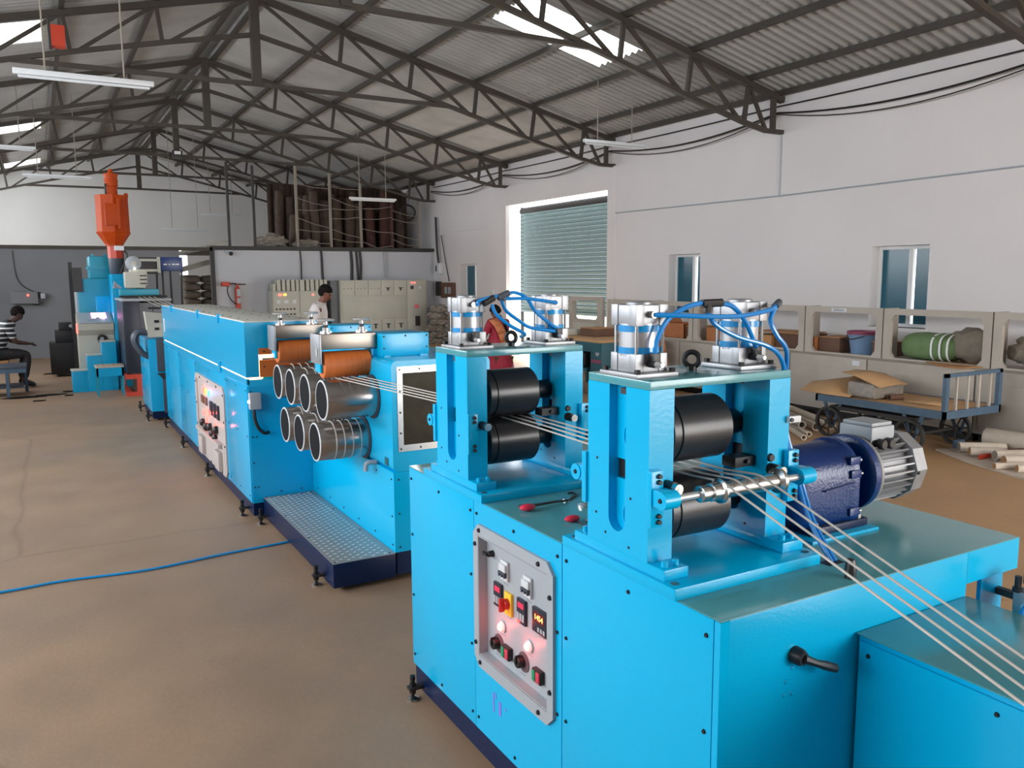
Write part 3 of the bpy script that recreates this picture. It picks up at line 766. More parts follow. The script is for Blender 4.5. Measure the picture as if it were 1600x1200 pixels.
make_stand(2.533, 1.3235, 1.1455, False, 'farther blue nip roller stand on the cabinet, woman in red seen behind it')

# ---------------------------------------------------------------- geared motor
gm = thing('geared_motor', 'navy gearbox with silver finned electric motor on the blue table', 'motor', (2.15, 1.675, ZT))
MB().box(1.872, 2.165, 1.545, 1.82, ZT, ZT+.010, .002).build('mounting_plate', BLUE, gm)
AX = (1.675, 1.137)
MB().box(1.905, 2.15, 1.573, 1.777, ZT+.010, ZT+.034, .004).build('foot', NAVY, gm)
for x in (1.93, 2.12): MB().cyl((x, 1.59, ZT+.034), (x, 1.59, ZT+.046), .011, 6).build('foot_bolt', STEEL, gm)
def gshape(s, top, bot):
    yc = AX[0]; pts = []
    for k in range(13):
        a = PI*k/12; pts.append((yc+.098*s*math.cos(a), AX[1]+.02+(top)*math.sin(a)))
    pts += [(yc-.098*s, bot+.02), (yc-.085*s, bot), (yc+.085*s, bot), (yc+.098*s, bot+.02)]
    return pts
b = MB()
secs = [(1.845, .60, .055, 1.07), (1.86, .80, .075, 1.035), (1.90, .92, .085, 1.015), (2.075, 1.0, .090, 1.013), (2.083, 1.05, .098, 1.010), (2.102, 1.05, .098, 1.010)]
rings = []
for x, s, tp, bo in secs: rings.append([b.bm.verts.new((x, p[0], p[1])) for p in gshape(s, tp, bo)])
for A, B in zip(rings, rings[1:]):
    n = len(A)
    for i in range(n): b.bm.faces.new((A[i], A[(i+1) % n], B[(i+1) % n], B[i]))
b.bm.faces.new(rings[0]); b.bm.faces.new(rings[-1])
b.build('gearbox', NAVYG, gm, ang=40)
MB().prism([(1.95, 1.122), (2.08, 1.126), (2.08, 1.136), (1.95, 1.126)], 'y', 1.570, 1.60).build('rib', NAVYG, gm)
for y, z in ((1.574, 1.16), (1.574, 1.045), (1.58, 1.20)):
    MB().box(2.06, 2.104, y-.006, y+.012, z-.012, z+.012, .003).build('lug', NAVYG, gm)
    MB().cyl((2.102, y-.002, z), (2.110, y-.002, z), .005, 8).build('lug_bolt', STEEL, gm)
MB().lathe((2.102, AX[0], AX[1]), (1, 0, 0), [(0, .07), (.048, .075), (.052, .112), (.056, .119), (.078, .119), (.084, .112)], 40).build('flange', NAVYG, gm)
MB().lathe((2.186, AX[0], AX[1]), (1, 0, 0), [(0, .113), (.004, .116), (.016, .114), (.018, .105)], 40).build('motor_flange', ALU, gm)
MB().cyl((2.20, AX[0], AX[1]), (2.37, AX[0], AX[1]), .084, 28).build('motor_body', ALU, gm)
fin = MB().box(0, .162, -.0025, .0025, .080, .106).mesh('cooling_fin', ALU)
for k in range(28):
    a = 2*PI*k/28
    if 55 < math.degrees(a) % 360 < 125 and False: continue
    o = at('cooling_fin', fin, gm, (2.203, AX[0], AX[1])); o.rotation_euler = (a, 0, 0)
MB().lathe((2.362, AX[0], AX[1]), (1, 0, 0), [(0, .108), (.002, .114), (.055, .112), (.072, .098), (.078, .07), (.078, 0)], 10).build('fan_cover', ALU, gm, ang=25)
MB().box(2.215, 2.305, 1.625, 1.725, 1.215, 1.245, .003).build('terminal_base', ALU, gm)
tb = MB().box(2.205, 2.315, 1.615, 1.735, 1.240, 1.282, .006).box(2.211, 2.309, 1.621, 1.729, 1.282, 1.294, .005).build('terminal_box', PANEL, gm)
for x in (2.242, 2.28):
    MB().lathe((x, 1.620, 1.228), (0, -1, 0), [(0, .017), (.022, .017), (.026, .013)], 14).build('cable_gland', BLACK, tb)
MB().cyl((2.37, 1.575, 1.13), (2.372, 1.56, 1.13), .006, 8).build('cover_screw', BLACK, gm)

# small dark rubber knob at the table edge
t = MB().lathe((1.748, 1.322, ZT), (0, 0, 1), [(0, .014), (.02, .015), (.04, .014), (.05, .010), (.053, 0)], 14).build('rubber_knob', RUB)
tag(t, 'small dark rounded rubber knob standing at the blue table edge', 'knob')
MB().box(1.775, 1.835, 1.405, 1.44, ZT, ZT+.0015).build('cable_slot', SCREW, cab)

# air hoses
def hose(pts, label, r=.0065, n=7):
    return tag(MB().tube(smooth_path(pts, n), r, 10).build('air_hose', HOSE), label, 'hose', 'blue air hoses')
yA = 1.545+.129-.052; zP = 1.497+.158; zL = 1.497+.06
hose([(1.331, yA-.014, zP), (1.40, yA-.03, zP-.003), (1.50, yA-.045, zP-.008), (1.60, yA-.05, zP-.008), (1.70, yA-.045, zP+.004), (1.74, yA-.03, zP+.014)], 'blue hose stretched level between the two near air cylinder tops')
hose([(1.331, yA-.018, zL), (1.336, yA-.02, zL+.035), (1.37, yA-.02, zL+.085), (1.43, yA-.02, zL+.115), (1.485, yA-.02, zL+.125)], 'blue hose arching from the nearest cylinder foot up to the black tee')
hose([(1.545, yA-.02, zL+.122), (1.59, yA-.022, zL+.112), (1.63, yA-.03, zL+.07), (1.66, yA-.03, zL+.02), (1.684, yA-.018, zL)], 'blue hose dropping from the black tee to the second near cylinder foot')
hose([(1.50, yA-.022, zL+.105), (1.515, yA-.035, zL+.07), (1.58, yA-.05, zL+.035), (1.67, yA-.07, zL+.008), (1.735, yA-.06, zL-.03), (1.770, yA-.045, 1.46), (1.772, yA-.05, 1.32), (1.80, yA-.07, 1.20), (1.80, 1.50, 1.08), (1.805, 1.425, ZT)], 'blue hose sagging from the tee and running down the post to the table slot')
hose([(1.742, yA-.03, zP+.012), (1.70, yA-.05, zL+.075), (1.715, yA-.06, zL+.035), (1.755, yA-.06, zL-.01), (1.779, yA-.04, 1.455), (1.783, yA-.045, 1.32), (1.812, yA-.07, 1.2), (1.815, 1.50, 1.08), (1.82, 1.425, ZT)], 'blue hose looping from the second near cylinder top down the post outside')
t = thing('hose_tee', 'black push-in tee joint on the near blue hoses', 'fitting', (1.515, yA-.02, zL+.124))
MB().cyl((1.482, yA-.02, zL+.123), (1.55, yA-.02, zL+.124), .011, 10).build('tee_run', BLACK, t)
MB().cyl((1.503, yA-.02, zL+.12), (1.50, yA-.022, zL+.098), .010, 10).build('tee_branch', BLACK, t)
t = thing('hose_joint', 'grey push-in joint behind the second near air cylinder top', 'fitting', (1.76, yA-.02, zP+.012))
MB().cyl((1.735, yA-.032, zP+.012), (1.785, yA+.0, zP+.022), .010, 10).build('joint_body', DKGREY, t)
t = thing('hose_clip', 'small white metal clip holding two blue hoses to the near post', 'clip', (1.765, 1.54, 1.36))
MB().box(1.745, 1.79, 1.533, 1.5445, 1.352, 1.370, .002).build('clip_plate', WHITEP, t)
MB().cyl((1.752, 1.533, 1.361), (1.752, 1.529, 1.361), .006, 8).build('clip_screw', SCREW, t)
d = .988
yB = yA+d
hose([(1.470, yB-.02, zL+.122+.013), (1.500, yB-.015, zL+.125+.013), (1.550, yB-.01, zL+.105+.013), (1.600, yB, zL+.05+.013), (1.684, yB-.01, zL)], 'blue hose curving down from the far tee towards the second far cylinder')
hose([(1.440, yB-.02, zL+.108+.013), (1.470, yB-.02, zP+.006+.013), (1.550, yB-.02, zP+.004+.013), (1.68, yB-.018, zP)], 'blue hose running level between the far air cylinder tops')
hose([(1.395, yB-.03, zL+.085+.013), (1.410, yB-.035, zL+.05+.013), (1.460, yB-.04, zL+.01+.013), (1.530, yB-.03, zL-.025+.013), (1.590, yB+.1, zL-.045+.013)], 'blue hose hanging low in front of the woman in red')
hose([(1.440, yB-.02, zL+.10+.013), (1.460, yB-.02, zL+.06+.013), (1.510, yB-.02, zL+.025+.013), (1.570, yB-.01, zL-.005+.013), (1.684, yB-.012, zL-.01)], 'blue hose hanging beside the bright gate light')
hose([(1.345, yB-.018, zP-.005), (1.350, yB-.02, zP+.013), (1.400, yB-.02, zP+.012+.013), (1.430, yB-.02, zL+.115+.013)], 'short blue hose from the first far cylinder top to the tee')
t = thing('hose_tee', 'black tee joint on the far blue hoses above the woman', 'fitting', (1.450, yB-.02, zL+.12+.013))
MB().cyl((1.425, yB-.02, zL+.108+.013), (1.470, yB-.02, zL+.124+.013), .012, 10).build('tee_run', DKGREY, t)
MB().cyl((1.445, yB-.02, zL+.115+.013), (1.448, yB-.02, zL+.095+.013), .010, 10).build('tee_branch', DKGREY, t)
MB().cyl((1.365, yB-.025, zL+.088+.013), (1.408, yB-.02, zL+.108+.013), .012, 10).build('elbow', BLACK, t)

# ---------------------------------------------------------------- tools on the table
def tool(name, label, parts):
    t = thing(name, label, 'tool', parts[0][3], 'hand tools on the blue table')
    for nm, b, m, _ in parts: b.build(nm, m, t)
REDH = mat('red_handle', S(214, 44, 74), .4)
tool('hex_key', 'red handled hex key lying on the blue table near its edge', [
    ('handle', MB().ball((1.352, 2.265, ZT+.013), .012, 2.4, 1.6, 1.0), REDH, (1.35, 2.26, ZT)),
    ('shaft', MB().tube([(1.37, 2.27, ZT+.013), (1.47, 2.285, ZT+.010), (1.53, 2.29, ZT+.006)], .0035, 6), BLACK, None)])
tool('combination_wrench', 'steel wrench lying behind the red handled key', [
    ('shank', MB().box(1.36, 1.53, 2.305, 2.316, ZT, ZT+.006, .002), STEEL, (1.45, 2.31, ZT)),
    ('jaw', MB().box(1.345, 1.37, 2.298, 2.322, ZT, ZT+.008, .002), DKGREY, None),
    ('ring', MB().lathe((1.535, 2.312, ZT), (0, 0, 1), [(0, .014), (.008, .014)], 14), STEEL, None)])
tool('hex_key', 'small black angled hex key behind the wrench', [
    ('shaft', MB().tube([(1.54, 2.30, ZT+.004), (1.60, 2.345, ZT+.004), (1.605, 2.37, ZT+.004), (1.585, 2.375, ZT+.004)], .0035, 6), BLACK, (1.57, 2.33, ZT))])
tool('hex_key', 'red handled T key lying next to the near stand', [
    ('handle', MB().ball((1.412, 2.09, ZT+.011), .011, 2.6, 1.5, 1.0), REDH, (1.42, 2.08, ZT)),
    ('shaft', MB().tube([(1.418, 2.07, ZT+.006), (1.405, 1.985, ZT+.004)], .003, 6), BLACK, None),
    ('key_bits', MB().box(1.445, 1.475, 2.05, 2.068, ZT, ZT+.012, .003).box(1.46, 1.48, 2.035, 2.055, ZT, ZT+.01, .003), STEEL, None)])
tool('spanner', 'chrome spanner lying behind the near stand', [
    ('shank', MB().box(1.54, 1.66, 2.20, 2.217, ZT, ZT+.010, .004), CHROME, (1.6, 2.2, ZT)),
    ('jaw', MB().lathe((1.535, 2.21, ZT), (0, 0, 1), [(0, .018), (.010, .018)], 12), CHROME, None)])

# ---------------------------------------------------------------- strands running through the line
for i in range(4):
    xg = 1.456+.0440*i; xn = 1.465+.0393*i; xr = 1.477+.0516*i
    pts = [(xr, 4.70, 1.171), (xr, 4.63, 1.171), (xn, 2.663, 1.2345), (xn, 2.40, 1.2345), ((xn+xg)/2, 1.78, 1.2275), ((xn+xg)/2, 1.60, 1.2295), (xg, 1.503, 1.2375), (xg, 1.480, 1.2365), (xg, .735, .998), (xg, .02, .77)]
    tag(MB().tube(pts, .0030, 8).build('plastic_strand', STRAND), ['leftmost of four parallel pale strands running over the guide roller', 'second from the left of four parallel pale strands', 'third from the left of four parallel pale strands', 'rightmost of four parallel pale strands running over the guide roller'][i], 'strand', 'four pale strands drawn through the line')
# ================================================================== roll stand with seven polished rolls
RX, RY0, RY1 = 1.690, 4.325, 5.965
rs = thing('roll_stand', 'blue drawing stand with seven polished steel rolls and two orange pressing rollers', 'machine', (2.0, 5.1, 0))
o2 = rrect(RX, 2.32, .645, 1.285, .035)
MB().prism(o2, 'y', RY0, RY1).build('upper_body', BLUE, rs, ang=30)
MB().box(RX, 2.32, RY0, RY1, .17, .643, .002).build('lower_body', BLUE, rs)
MB().box(RX+.01, 2.30, RY0+.004, RY1-.02, .035, .17).build('plinth', NAVY, rs)
for y, z in ((4.36, .60), (4.36, .38), (4.36, .21), (4.65, .215), (4.95, .215), (5.25, .215), (5.55, .215), (5.85, .215), (5.9, .6), (5.9, .4), (4.6, .605), (5.2, .6)):
    at('screw', screw_me, rs, (RX, y, z))
for x, z in ((1.72, .60), (1.72, .40), (1.72, .20), (2.1, .2)):
    at('screw', screwy_me, rs, (x, RY0, z))
# window in the end face
wf = MB().holed([(1.722, .762), (2.01, .762), (2.01, 1.252), (1.722, 1.252)], [(1.755, .80), (1.977, .80), (1.977, 1.215), (1.755, 1.215)], 'y', RY0-.006, RY0).build('inspection_frame', STEEL, rs)
MB().box(1.752, 1.98, RY0-.002, RY0-.0005, .797, 1.218).build('inspection_glass', GLASSW, wf)
for x, z in ((1.738, 1.235), (1.86, 1.235), (1.738, 1.11), (1.738, .99), (1.738, .87), (1.738, .779), (1.86, .779), (1.993, 1.235), (1.993, 1.11), (1.993, .99)):
    at('frame_screw', screwy_me, wf, (x, RY0-.006, z))
# rolls
RZU, RZL, RR = 1.05, .775, .118
UP = [4.63, 4.98, 5.32, 5.64]; LO = [4.80, 5.145, 5.49]
roll_me = MB().lathe((0, 0, 0), (1, 0, 0), [(0, RR-.006), (.003, RR-.003), (.29, RR), (.31, RR)], 56).mesh('polished_roll', ROLLC, 60)
face_me = MB().cyl((-.0035, 0, 0), (.002, 0, 0), RR-.009, 48).mesh('roll_face', FACEB)
rim_me = MB().lathe((-.004, 0, 0), (1, 0, 0), [(0, RR-.010), (0, RR-.003), (.004, RR+.0005), (.007, RR-.010)], 48, closed=True).mesh('roll_rim', WHITEP)
flg_me = MB().cyl((.30, 0, 0), (.312, 0, 0), RR+.014, 40).mesh('roll_flange', DKGREY)
def groove(y, z, xs, parent):
    for x in xs:
        MB().lathe((x-.003, y, z), (1, 0, 0), [(0, RR-.001), (.0005, RR+.0018), (.0055, RR+.0018), (.006, RR-.001)], 48).build('strand_wrap', STRAND, parent)
for k, (y, z) in enumerate([(u, RZU) for u in UP]+[(l, RZL) for l in LO]):
    r = at('polished_roll', roll_me, rs, (1.38, y, z))
    place('roll_face', face_me, r); place('roll_rim', rim_me, r); place('roll_flange', flg_me, r)
    if k in (4, 5, 6, 1, 2, 3): groove(y, z, [1.477+.0516*i for i in range(4)], r)
# pressing assemblies
def press(yc):
    pa = MB().box(1.395, 1.735, yc-.075, yc+.075, 1.338, 1.428, .004).build('pressing_beam', PLATE, rs)
    MB().box(1.382, 1.396, yc-.09, yc+.09, 1.255, 1.428, .003).build('end_plate', ALU, pa)
    MB().box(1.396, 1.41, yc-.05, yc+.06, 1.20, 1.34, .003).build('roller_arm', BLUE, pa)
    MB().box(1.715, 1.735, yc-.05, yc+.06, 1.20, 1.34, .003).build('roller_arm', BLUE, pa)
    ro = MB().lathe((1.413, yc-.02, 1.245), (1, 0, 0), [(0, .055), (0, .074), (.004, .079), (.282, .079), (.286, .074), (.286, .05)], 40).build('pressing_roller', ORANGE, pa)
    for q in (.03, .07, .09, .13, .16, .2, .22, .25):
        MB().lathe((1.413+q, yc-.02, 1.245), (1, 0, 0), [(0, .0785), (.0003, .0793), (.0012, .0793), (.0015, .0785)], 40).build('scuff_ring', CARDD, ro)
    MB().cyl((1.405, yc-.02, 1.245), (1.72, yc-.02, 1.245), .03, 16).build('shaft', BLUE, pa)
    MB().box(1.71, 1.80, yc-.06, yc+.06, 1.285, 1.33).build('pivot_block', BLUE, pa)
    for x in (1.452, 1.672):
        hw = MB().cyl((x, yc, 1.428), (x, yc, 1.436), .038, 14).cyl((x, yc, 1.436), (x, yc, 1.462), .022, 14).build('handwheel', CHROME, rs)
        for a in (45, 135, 225, 315):
            MB().cyl((x+.03*math.cos(math.radians(a)), yc+.03*math.sin(math.radians(a)), 1.436), (x+.03*math.cos(math.radians(a)), yc+.03*math.sin(math.radians(a)), 1.443), .006, 6).build('bolt', CHROME, hw)
        MB().cyl((x, yc, 1.462), (x, yc, 1.482), .013, 10).build('spindle', IRON, hw)
        wheel = MB().cyl((x, yc, 1.480), (x, yc, 1.506), .015, 12).lathe((x, yc, 1.508), (0, 0, 1), [(.007*math.sin(2*PI*k/8), .046+.007*math.cos(2*PI*k/8)) for k in range(8)], 28, closed=True)
        for a in range(5):
            c_, s_ = math.cos(2*PI*a/5), math.sin(2*PI*a/5)
            wheel.cyl((x+.01*c_, yc+.01*s_, 1.50), (x+.042*c_, yc+.042*s_, 1.508), .0045, 6)
        wheel.build('wheel_rim', CHROME, hw)
press(4.745); press(5.80)
# covers on top
for y in (4.60, 5.60):
    c = MB().box(1.742, 2.048, y, y+.30, 1.285, 1.422, .005).build('top_cover', BLUE, rs)
    for x, z in ((1.757, 1.405), (1.895, 1.407), (2.033, 1.405), (1.757, 1.335), (2.033, 1.335)):
        at('screw', screwy_me, c, (x, y, z))
    MB().box(1.75, 1.79, y-.02, y, 1.285, 1.292).box(1.98, 2.03, y-.025, y, 1.285, 1.294).build('hinge', BLUE, c)
# drain tap
MB().tube(smooth_path([(RX, 4.60, .655), (RX-.05, 4.605, .655), (RX-.062, 4.61, .64), (RX-.064, 4.612, .605)], 4), .014, 10).build('drain_elbow', PANEL, rs)
MB().box(RX-.004, RX, 4.40, 4.45, .67, .715).build('name_plate', TEALD, rs)
MB().box(1.375, 1.3815, 4.685, 4.70, 1.30, 1.345).build('warning_label', WHITEP, rs)

# tread platform
pl = thing('tread_platform', 'low navy platform with shiny checker plate top beside the steel rolls', 'platform', (1.5, 5.1, 0))
PX0, PY0, PY1, PZ = 1.317, 4.318, 5.955, .172
MB().box(PX0, RX-.002, PY0, PY1, .03, PZ-.004, .002).build('frame', NAVY, pl)
MB().box(PX0, RX-.002, PY0, PY1, PZ-.004, PZ, .001).build('tread_plate', CHECK, pl)
tb_ = MB(); n = 0
for i in range(10):
    for j in range(30):
        x = PX0+.026+i*.0365; y = PY0+.03+j*.054+(.027 if i % 2 else 0)
        if x > RX-.022 or y > PY1-.02: continue
        a = math.radians(14)
        dx, dy = math.cos(a)*.015, math.sin(a)*.015
        px, py = -math.sin(a)*.0055, math.cos(a)*.0055
        v = [tb_.bm.verts.new(q) for q in ((x-dx, y-dy, PZ), (x+px, y+py, PZ), (x+dx, y+dy, PZ), (x-px, y-py, PZ), (x-dx*.4, y-dy*.4, PZ+.003), (x+dx*.4, y+dy*.4, PZ+.003))]
        for f in ((0, 3, 4), (0, 4, 1), (2, 5, 3), (2, 1, 5), (3, 5, 4), (1, 4, 5)): tb_.bm.faces.new([v[q] for q in f])
tt = tb_.build('tread_pattern', CHECKT, pl, ang=20); tt['kind'] = 'stuff'
for y in (4.34, 4.85, 5.4, 5.93):
    for x in (PX0+.018, RX-.03):
        MB().cyl((x, y, PZ), (x, y, PZ+.003), .006, 8).build('plate_screw', SCREW, pl)
foot(pl, PX0, 4.50, 1.1); foot(pl, PX0, 5.86, 1.1)
tag(MB().tube(smooth_path([(-1.2, 5.28, .008), (-.306, 5.284, .008), (.012, 5.302, .008), (.453, 5.249, .008), (.912, 5.313, .008), (1.329, 5.348, .008), (1.6, 5.4, .008)], 5), .0075, 8).build('floor_hose', BAND), 'long blue hose lying across the floor to the tread platform', 'hose')

# ================================================================== oven
OX, OX1, OY0, OY1 = 1.239, 1.765, 5.972, 10.45
ov = thing('hot_air_oven', 'long blue oven with glowing seam and grey topped lid behind the rolls', 'oven', (1.5, 8.2, 0))
MB().box(OX+.006, OX1, OY0, OY1, .13, 1.034, .003).box(OX, OX+.02, OY0, OY1, 1.0, 1.042).build('lower_body', BLUE2, ov)
for a, c in ((5.975, 6.75), (6.75, 8.25), (8.25, 9.3), (9.3, 10.445)):
    p = MB().box(OX, OX+.006, a+.002, c-.002, .135, .985, .001).build('side_panel', BLUE2, ov)
    for y in (a+.05, (a+c)/2, c-.05):
        for z in (.955, .62, .18): at('screw', screw_me, p, (OX, y, z))
pe = MB().box(OX+.01, OX1-.05, OY0-.004, OY0, .15, .985).build('end_panel', BLUE2, ov)
for x, z in ((1.265, .95), (1.265, .62), (1.265, .43), (1.29, .62), (1.29, .25), (1.265, .25), (1.45, .2), (1.6, .2)):
    at('screw', screwy_me, pe, (x, OY0-.004, z))
MB().box(OX+.012, OX1-.01, OY0+.01, OY1-.01, .035, .13).build('plinth', NAVY, ov)
# lid with stepped end, hot interior shows through the seam
lid = MB()
lid.prism([(OX, 1.052), (OX+.092, 1.052), (OX+.092, 1.215), (OX1, 1.215), (OX1, 1.443), (OX, 1.443)], 'y', OY0, OY1)
lid = lid.build('lid', BLUE2, ov)
MB().box(OX+.004, OX1-.004, OY0+.004, OY1-.004, 1.443, 1.452, .001).build('lid_top', mat('lid_top', S(196, 196, 188), .5, var=.12, vscale=4), lid)
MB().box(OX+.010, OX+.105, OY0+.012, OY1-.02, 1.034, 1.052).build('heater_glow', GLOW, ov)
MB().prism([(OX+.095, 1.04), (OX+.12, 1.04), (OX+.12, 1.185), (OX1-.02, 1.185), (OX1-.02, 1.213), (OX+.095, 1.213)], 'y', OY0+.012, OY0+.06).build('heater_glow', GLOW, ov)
sb = MB().box(OX+.098, OX1, OY0, OY0+.02, 1.05, 1.172).build('lit_slot_plate', ORANGE, ov)  # orange colour paints the heater light onto the metal plate
MB().box(OX+.093, OX1-.1, OY0-.006, OY0, 1.213, 1.258).build('lit_slot_plate', ORANGE, ov)  # same painted heater light on the plate above the slot
for x, z in ((OX+.13, 1.235), (OX+.13, 1.125)): at('screw', screwy_me, sb, (x, OY0-.006 if z > 1.2 else OY0, z))
for k in range(14):
    y = OY0+.2+k*.31
    for x in (OX+.07, OX+.3, OX1-.07): MB().cyl((x, y, 1.452), (x, y, 1.455), .008, 6).build('rivet', IRON, lid)
for y in (6.9, 7.9, 9.6): MB().box(OX-.012, OX+.02, y, y+.06, 1.40, 1.47, .004).build('lid_clip', BLUE2, lid)
MB().box(OX-.01, OX, 6.9, 7.0, 1.0, 1.09).build('latch', BLUE2, ov)
MB().box(OX-.01, OX, 10.2, 10.28, 1.15, 1.30, .004).build('handle', WHITEP, ov)
for y in (6.15, 7.6, 9.05, 10.40): foot(ov, OX+.012, y, 1.15)
# oven control panel
oc = MB().holed(chamf(6.80, 8.19, .14, .885, .05), chamf(6.86, 8.12, .40, .84, .01), 'x', OX-.014, OX).build('control_panel', PANELW, ov, label='pale control panel with coloured lamps')
MB().box(OX-.002, OX, 6.85, 8.13, .39, .85).build('panel_face', PANELW, oc)
MB().box(OX-.016, OX-.012, 6.86, 8.1, .16, .39).build('socket_plate', PANELW, oc)
for y in (7.85, 7.05): MB().box(OX-.05, OX-.014, y-.09, y+.09, .17, .33, .006).build('socket_box', PANELW, oc)
MB().box(OX-.05, OX-.014, 6.95, 8.05, .365, .40, .004).build('cover_strip', PANELW, oc)
def dot(y, z, m, r=.028, nm='lamp', d=.014): MB().lathe((OX-.002, y, z), (-1, 0, 0), [(0, r), (d*.7, r), (d, r*.6)], 12).build(nm, m, oc)
for y, m in ((7.80, LEDR), (7.66, LEDY), (7.52, LEDB)): dot(y, .755, m)
for y, z in ((7.82, .545), (7.62, .575), (7.67, .50), (7.57, .572)): dot(y, z, LEDR)
dot(7.28, .495, LEDR, .034)
for y, z, c_, w_ in ((7.73, .755, (1, .2, .05), .35), (7.50, .755, (.1, .35, 1), .5), (7.67, .55, (1, .08, .06), .5), (7.28, .495, (1, .08, .06), .35)): glow((OX-.06, y, z), c_, w_, oc)
for y, z in ((7.85, .45), (7.68, .435), (7.5, .46), (7.2, .48), (7.38, .42), (7.25, .405)): dot(y, z, BLACK, .035, 'knob', .04)
for y in (7.42, 7.27, 7.12): MB().box(OX-.016, OX, y-.05, y+.05, .58, .70, .003).build('meter', DISP, oc)
for y in (7.86, 7.68): MB().box(OX-.012, OX, y-.06, y+.06, .63, .70, .003).build('timer', CARDD, oc)
for y, z in ((8.15, .80), (8.15, .6), (8.15, .4), (6.83, .82), (6.83, .6), (6.83, .4), (7.5, .862), (7.9, .862), (7.1, .862), (7.5, .15), (7.0, .15)):
    s_ = at('panel_screw', screw_me, oc, (OX-.014, y, z)); s_.scale = (1.5, 1.5, 1.5)
# junction box and cable on the end wall
t = thing('junction_box', 'small grey junction box with thick black cable on the oven end', 'box', (1.28, 5.93, .83))
MB().box(1.243, 1.322, 5.905, 5.966, .828, .945, .006).build('case', PANEL, t)
MB().ball((1.24, 5.92, .885), .012).build('indicator', LEDWH, t)
MB().tube(smooth_path([(1.275, 5.935, .83), (1.277, 5.93, .76), (1.30, 5.93, .69), (1.34, 5.935, .648), (1.375, 5.95, .65)], 5), .012, 8).build('cable', BLACK, t)

# ================================================================== farther units of the line
# cooling unit next to the oven
cu = thing('cooling_unit', 'narrow blue and grey unit with beige vented head, beyond the oven', 'machine', (1.35, 11.4, 0))
MB().box(1.12, 1.55, 10.95, 11.95, .12, 1.02, .004).build('body', BLUE2, cu)
MB().box(1.21, 1.60, 10.93, 10.95, .62, 1.02, .003).build('panel', DKGREY, cu)
MB().box(1.26, 1.60, 10.93, 10.95, .10, .60, .003).build('panel', DKGREY, cu)
MB().prism([(1.20, .60), (1.60, .60), (1.56, .53), (1.26, .53)], 'y', 10.86, 10.95).build('tray', IRON, cu)
hd = MB().prism([(1.13, 1.05), (1.62, 1.05), (1.62, 1.30), (1.10, 1.36)], 'y', 10.90, 11.1).build('head', BEIGE, cu)
for x, z in ((1.2, 1.24), (1.2, 1.15), (1.32, 1.2)):
    MB().box(x, x+.05, 10.893, 10.9, z-.016, z+.016).build('vent_hole', BLACK, hd)
for k in range(3):
    MB().tube(smooth_path([(1.12, 11.0+.08*k, 1.10), (1.02, 11.0+.08*k, 1.10), (.98, 11.0+.08*k, 1.0), (1.05, 11.0+.08*k, .86), (1.13, 11.0+.08*k, .80)], 4), .035, 8).build('flexible_duct', DKGREY, cu)
MB().cyl((1.15, 11.0, 1.40), (1.5, 11.0, 1.40), .012, 8).cyl((1.2, 11.0, 1.36), (1.2, 11.0, 1.42), .01, 8).cyl((1.45, 11.0, 1.32), (1.45, 11.0, 1.42), .01, 8).build('guide_bar', IRON, cu)
foot(cu, 1.13, 11.0, 1.3); foot(cu, 1.13, 11.9, 1.3)
MB().box(1.13, 1.55, 10.97, 11.9, .03, .12).build('plinth', NAVY, cu)
# water bath tank on a red frame
wt = thing('water_bath', 'tall dark navy water bath tank on a red steel frame', 'tank', (1.45, 14.2, 0))
for k in range(4):
    MB().box(1.07+.001*k, 1.30, 13.55+.30*k, 13.84+.30*k, .34, 1.43, .006).build('side_panel', TANKN, wt)
MB().box(1.085, 1.70, 13.56, 14.74, .34, 1.40).build('tank_body', DISP, wt)
MB().box(1.06, 1.75, 13.50, 14.76, 1.43, 1.462, .004).build('rim', PANEL, wt)
for y in (13.6, 14.0, 14.4): MB().cyl((1.1, y, 1.49), (1.7, y, 1.49), .018, 8).build('guide_bar', IRON, wt)
fr = MB().box(1.05, 1.72, 13.52, 13.60, .26, .33).box(1.05, 1.13, 13.60, 14.75, .26, .33).box(1.20, 1.27, 13.52, 13.60, .06, .26).box(1.05, 1.72, 13.52, 13.60, 0, .06).box(1.05, 1.13, 13.60, 14.75, 0, .06).box(1.05, 1.13, 14.6, 14.7, .06, .26).box(1.62, 1.70, 13.52, 13.60, .06, .26)
fr.build('base_frame', REDP, wt)
# strands between bath and oven
for i in range(4):
    x = 1.30+.07*i
    tag(MB().tube([(x, 13.9, 1.50), (x, 11.0, 1.405), (x, 10.42, 1.03)], .006, 6).build('plastic_strand', PLAST), ['leftmost', 'second from left', 'third from left', 'rightmost'][i]+' of the strands stretched from the water bath to the far oven end', 'strand', 'strands entering the oven')
# die head pump and rails
pu = thing('melt_pump', 'beige melt pump with round pulley cover above the water bath', 'pump', (1.33, 14.3, 1.5))
MB().box(1.18, 1.47, 14.15, 14.45, 1.62, 1.87, .015).box(1.26, 1.50, 14.17, 14.43, 1.66, 1.91, .01).build('housing', BEIGE, pu)
for z in (1.68, 1.74, 1.80): MB().box(1.39, 1.49, 14.135, 14.15, z, z+.018).build('vent', IRON, pu)
MB().lathe((1.315, 14.30, 2.0), (0, -1, 0), [(0, .10), (.03, .115), (.09, .115), (.11, .095), (.12, .05), (.12, 0)], 24).build('pulley_cover', PANEL, pu)
MB().lathe((1.32, 14.17, 2.0), (0, -1, 0), [(0, .04), (.03, .035), (.035, 0)], 14).build('hub', BEIGE, pu)
MB().ball((1.32, 14.13, 1.92), .018).build('lamp', LEDWH, pu)
MB().cyl((1.32, 14.3, 1.46), (1.32, 14.3, 1.64), .05, 10).cyl((1.42, 14.3, 1.46), (1.42, 14.3, 1.64), .02, 10).build('die_neck', TEAL, pu)
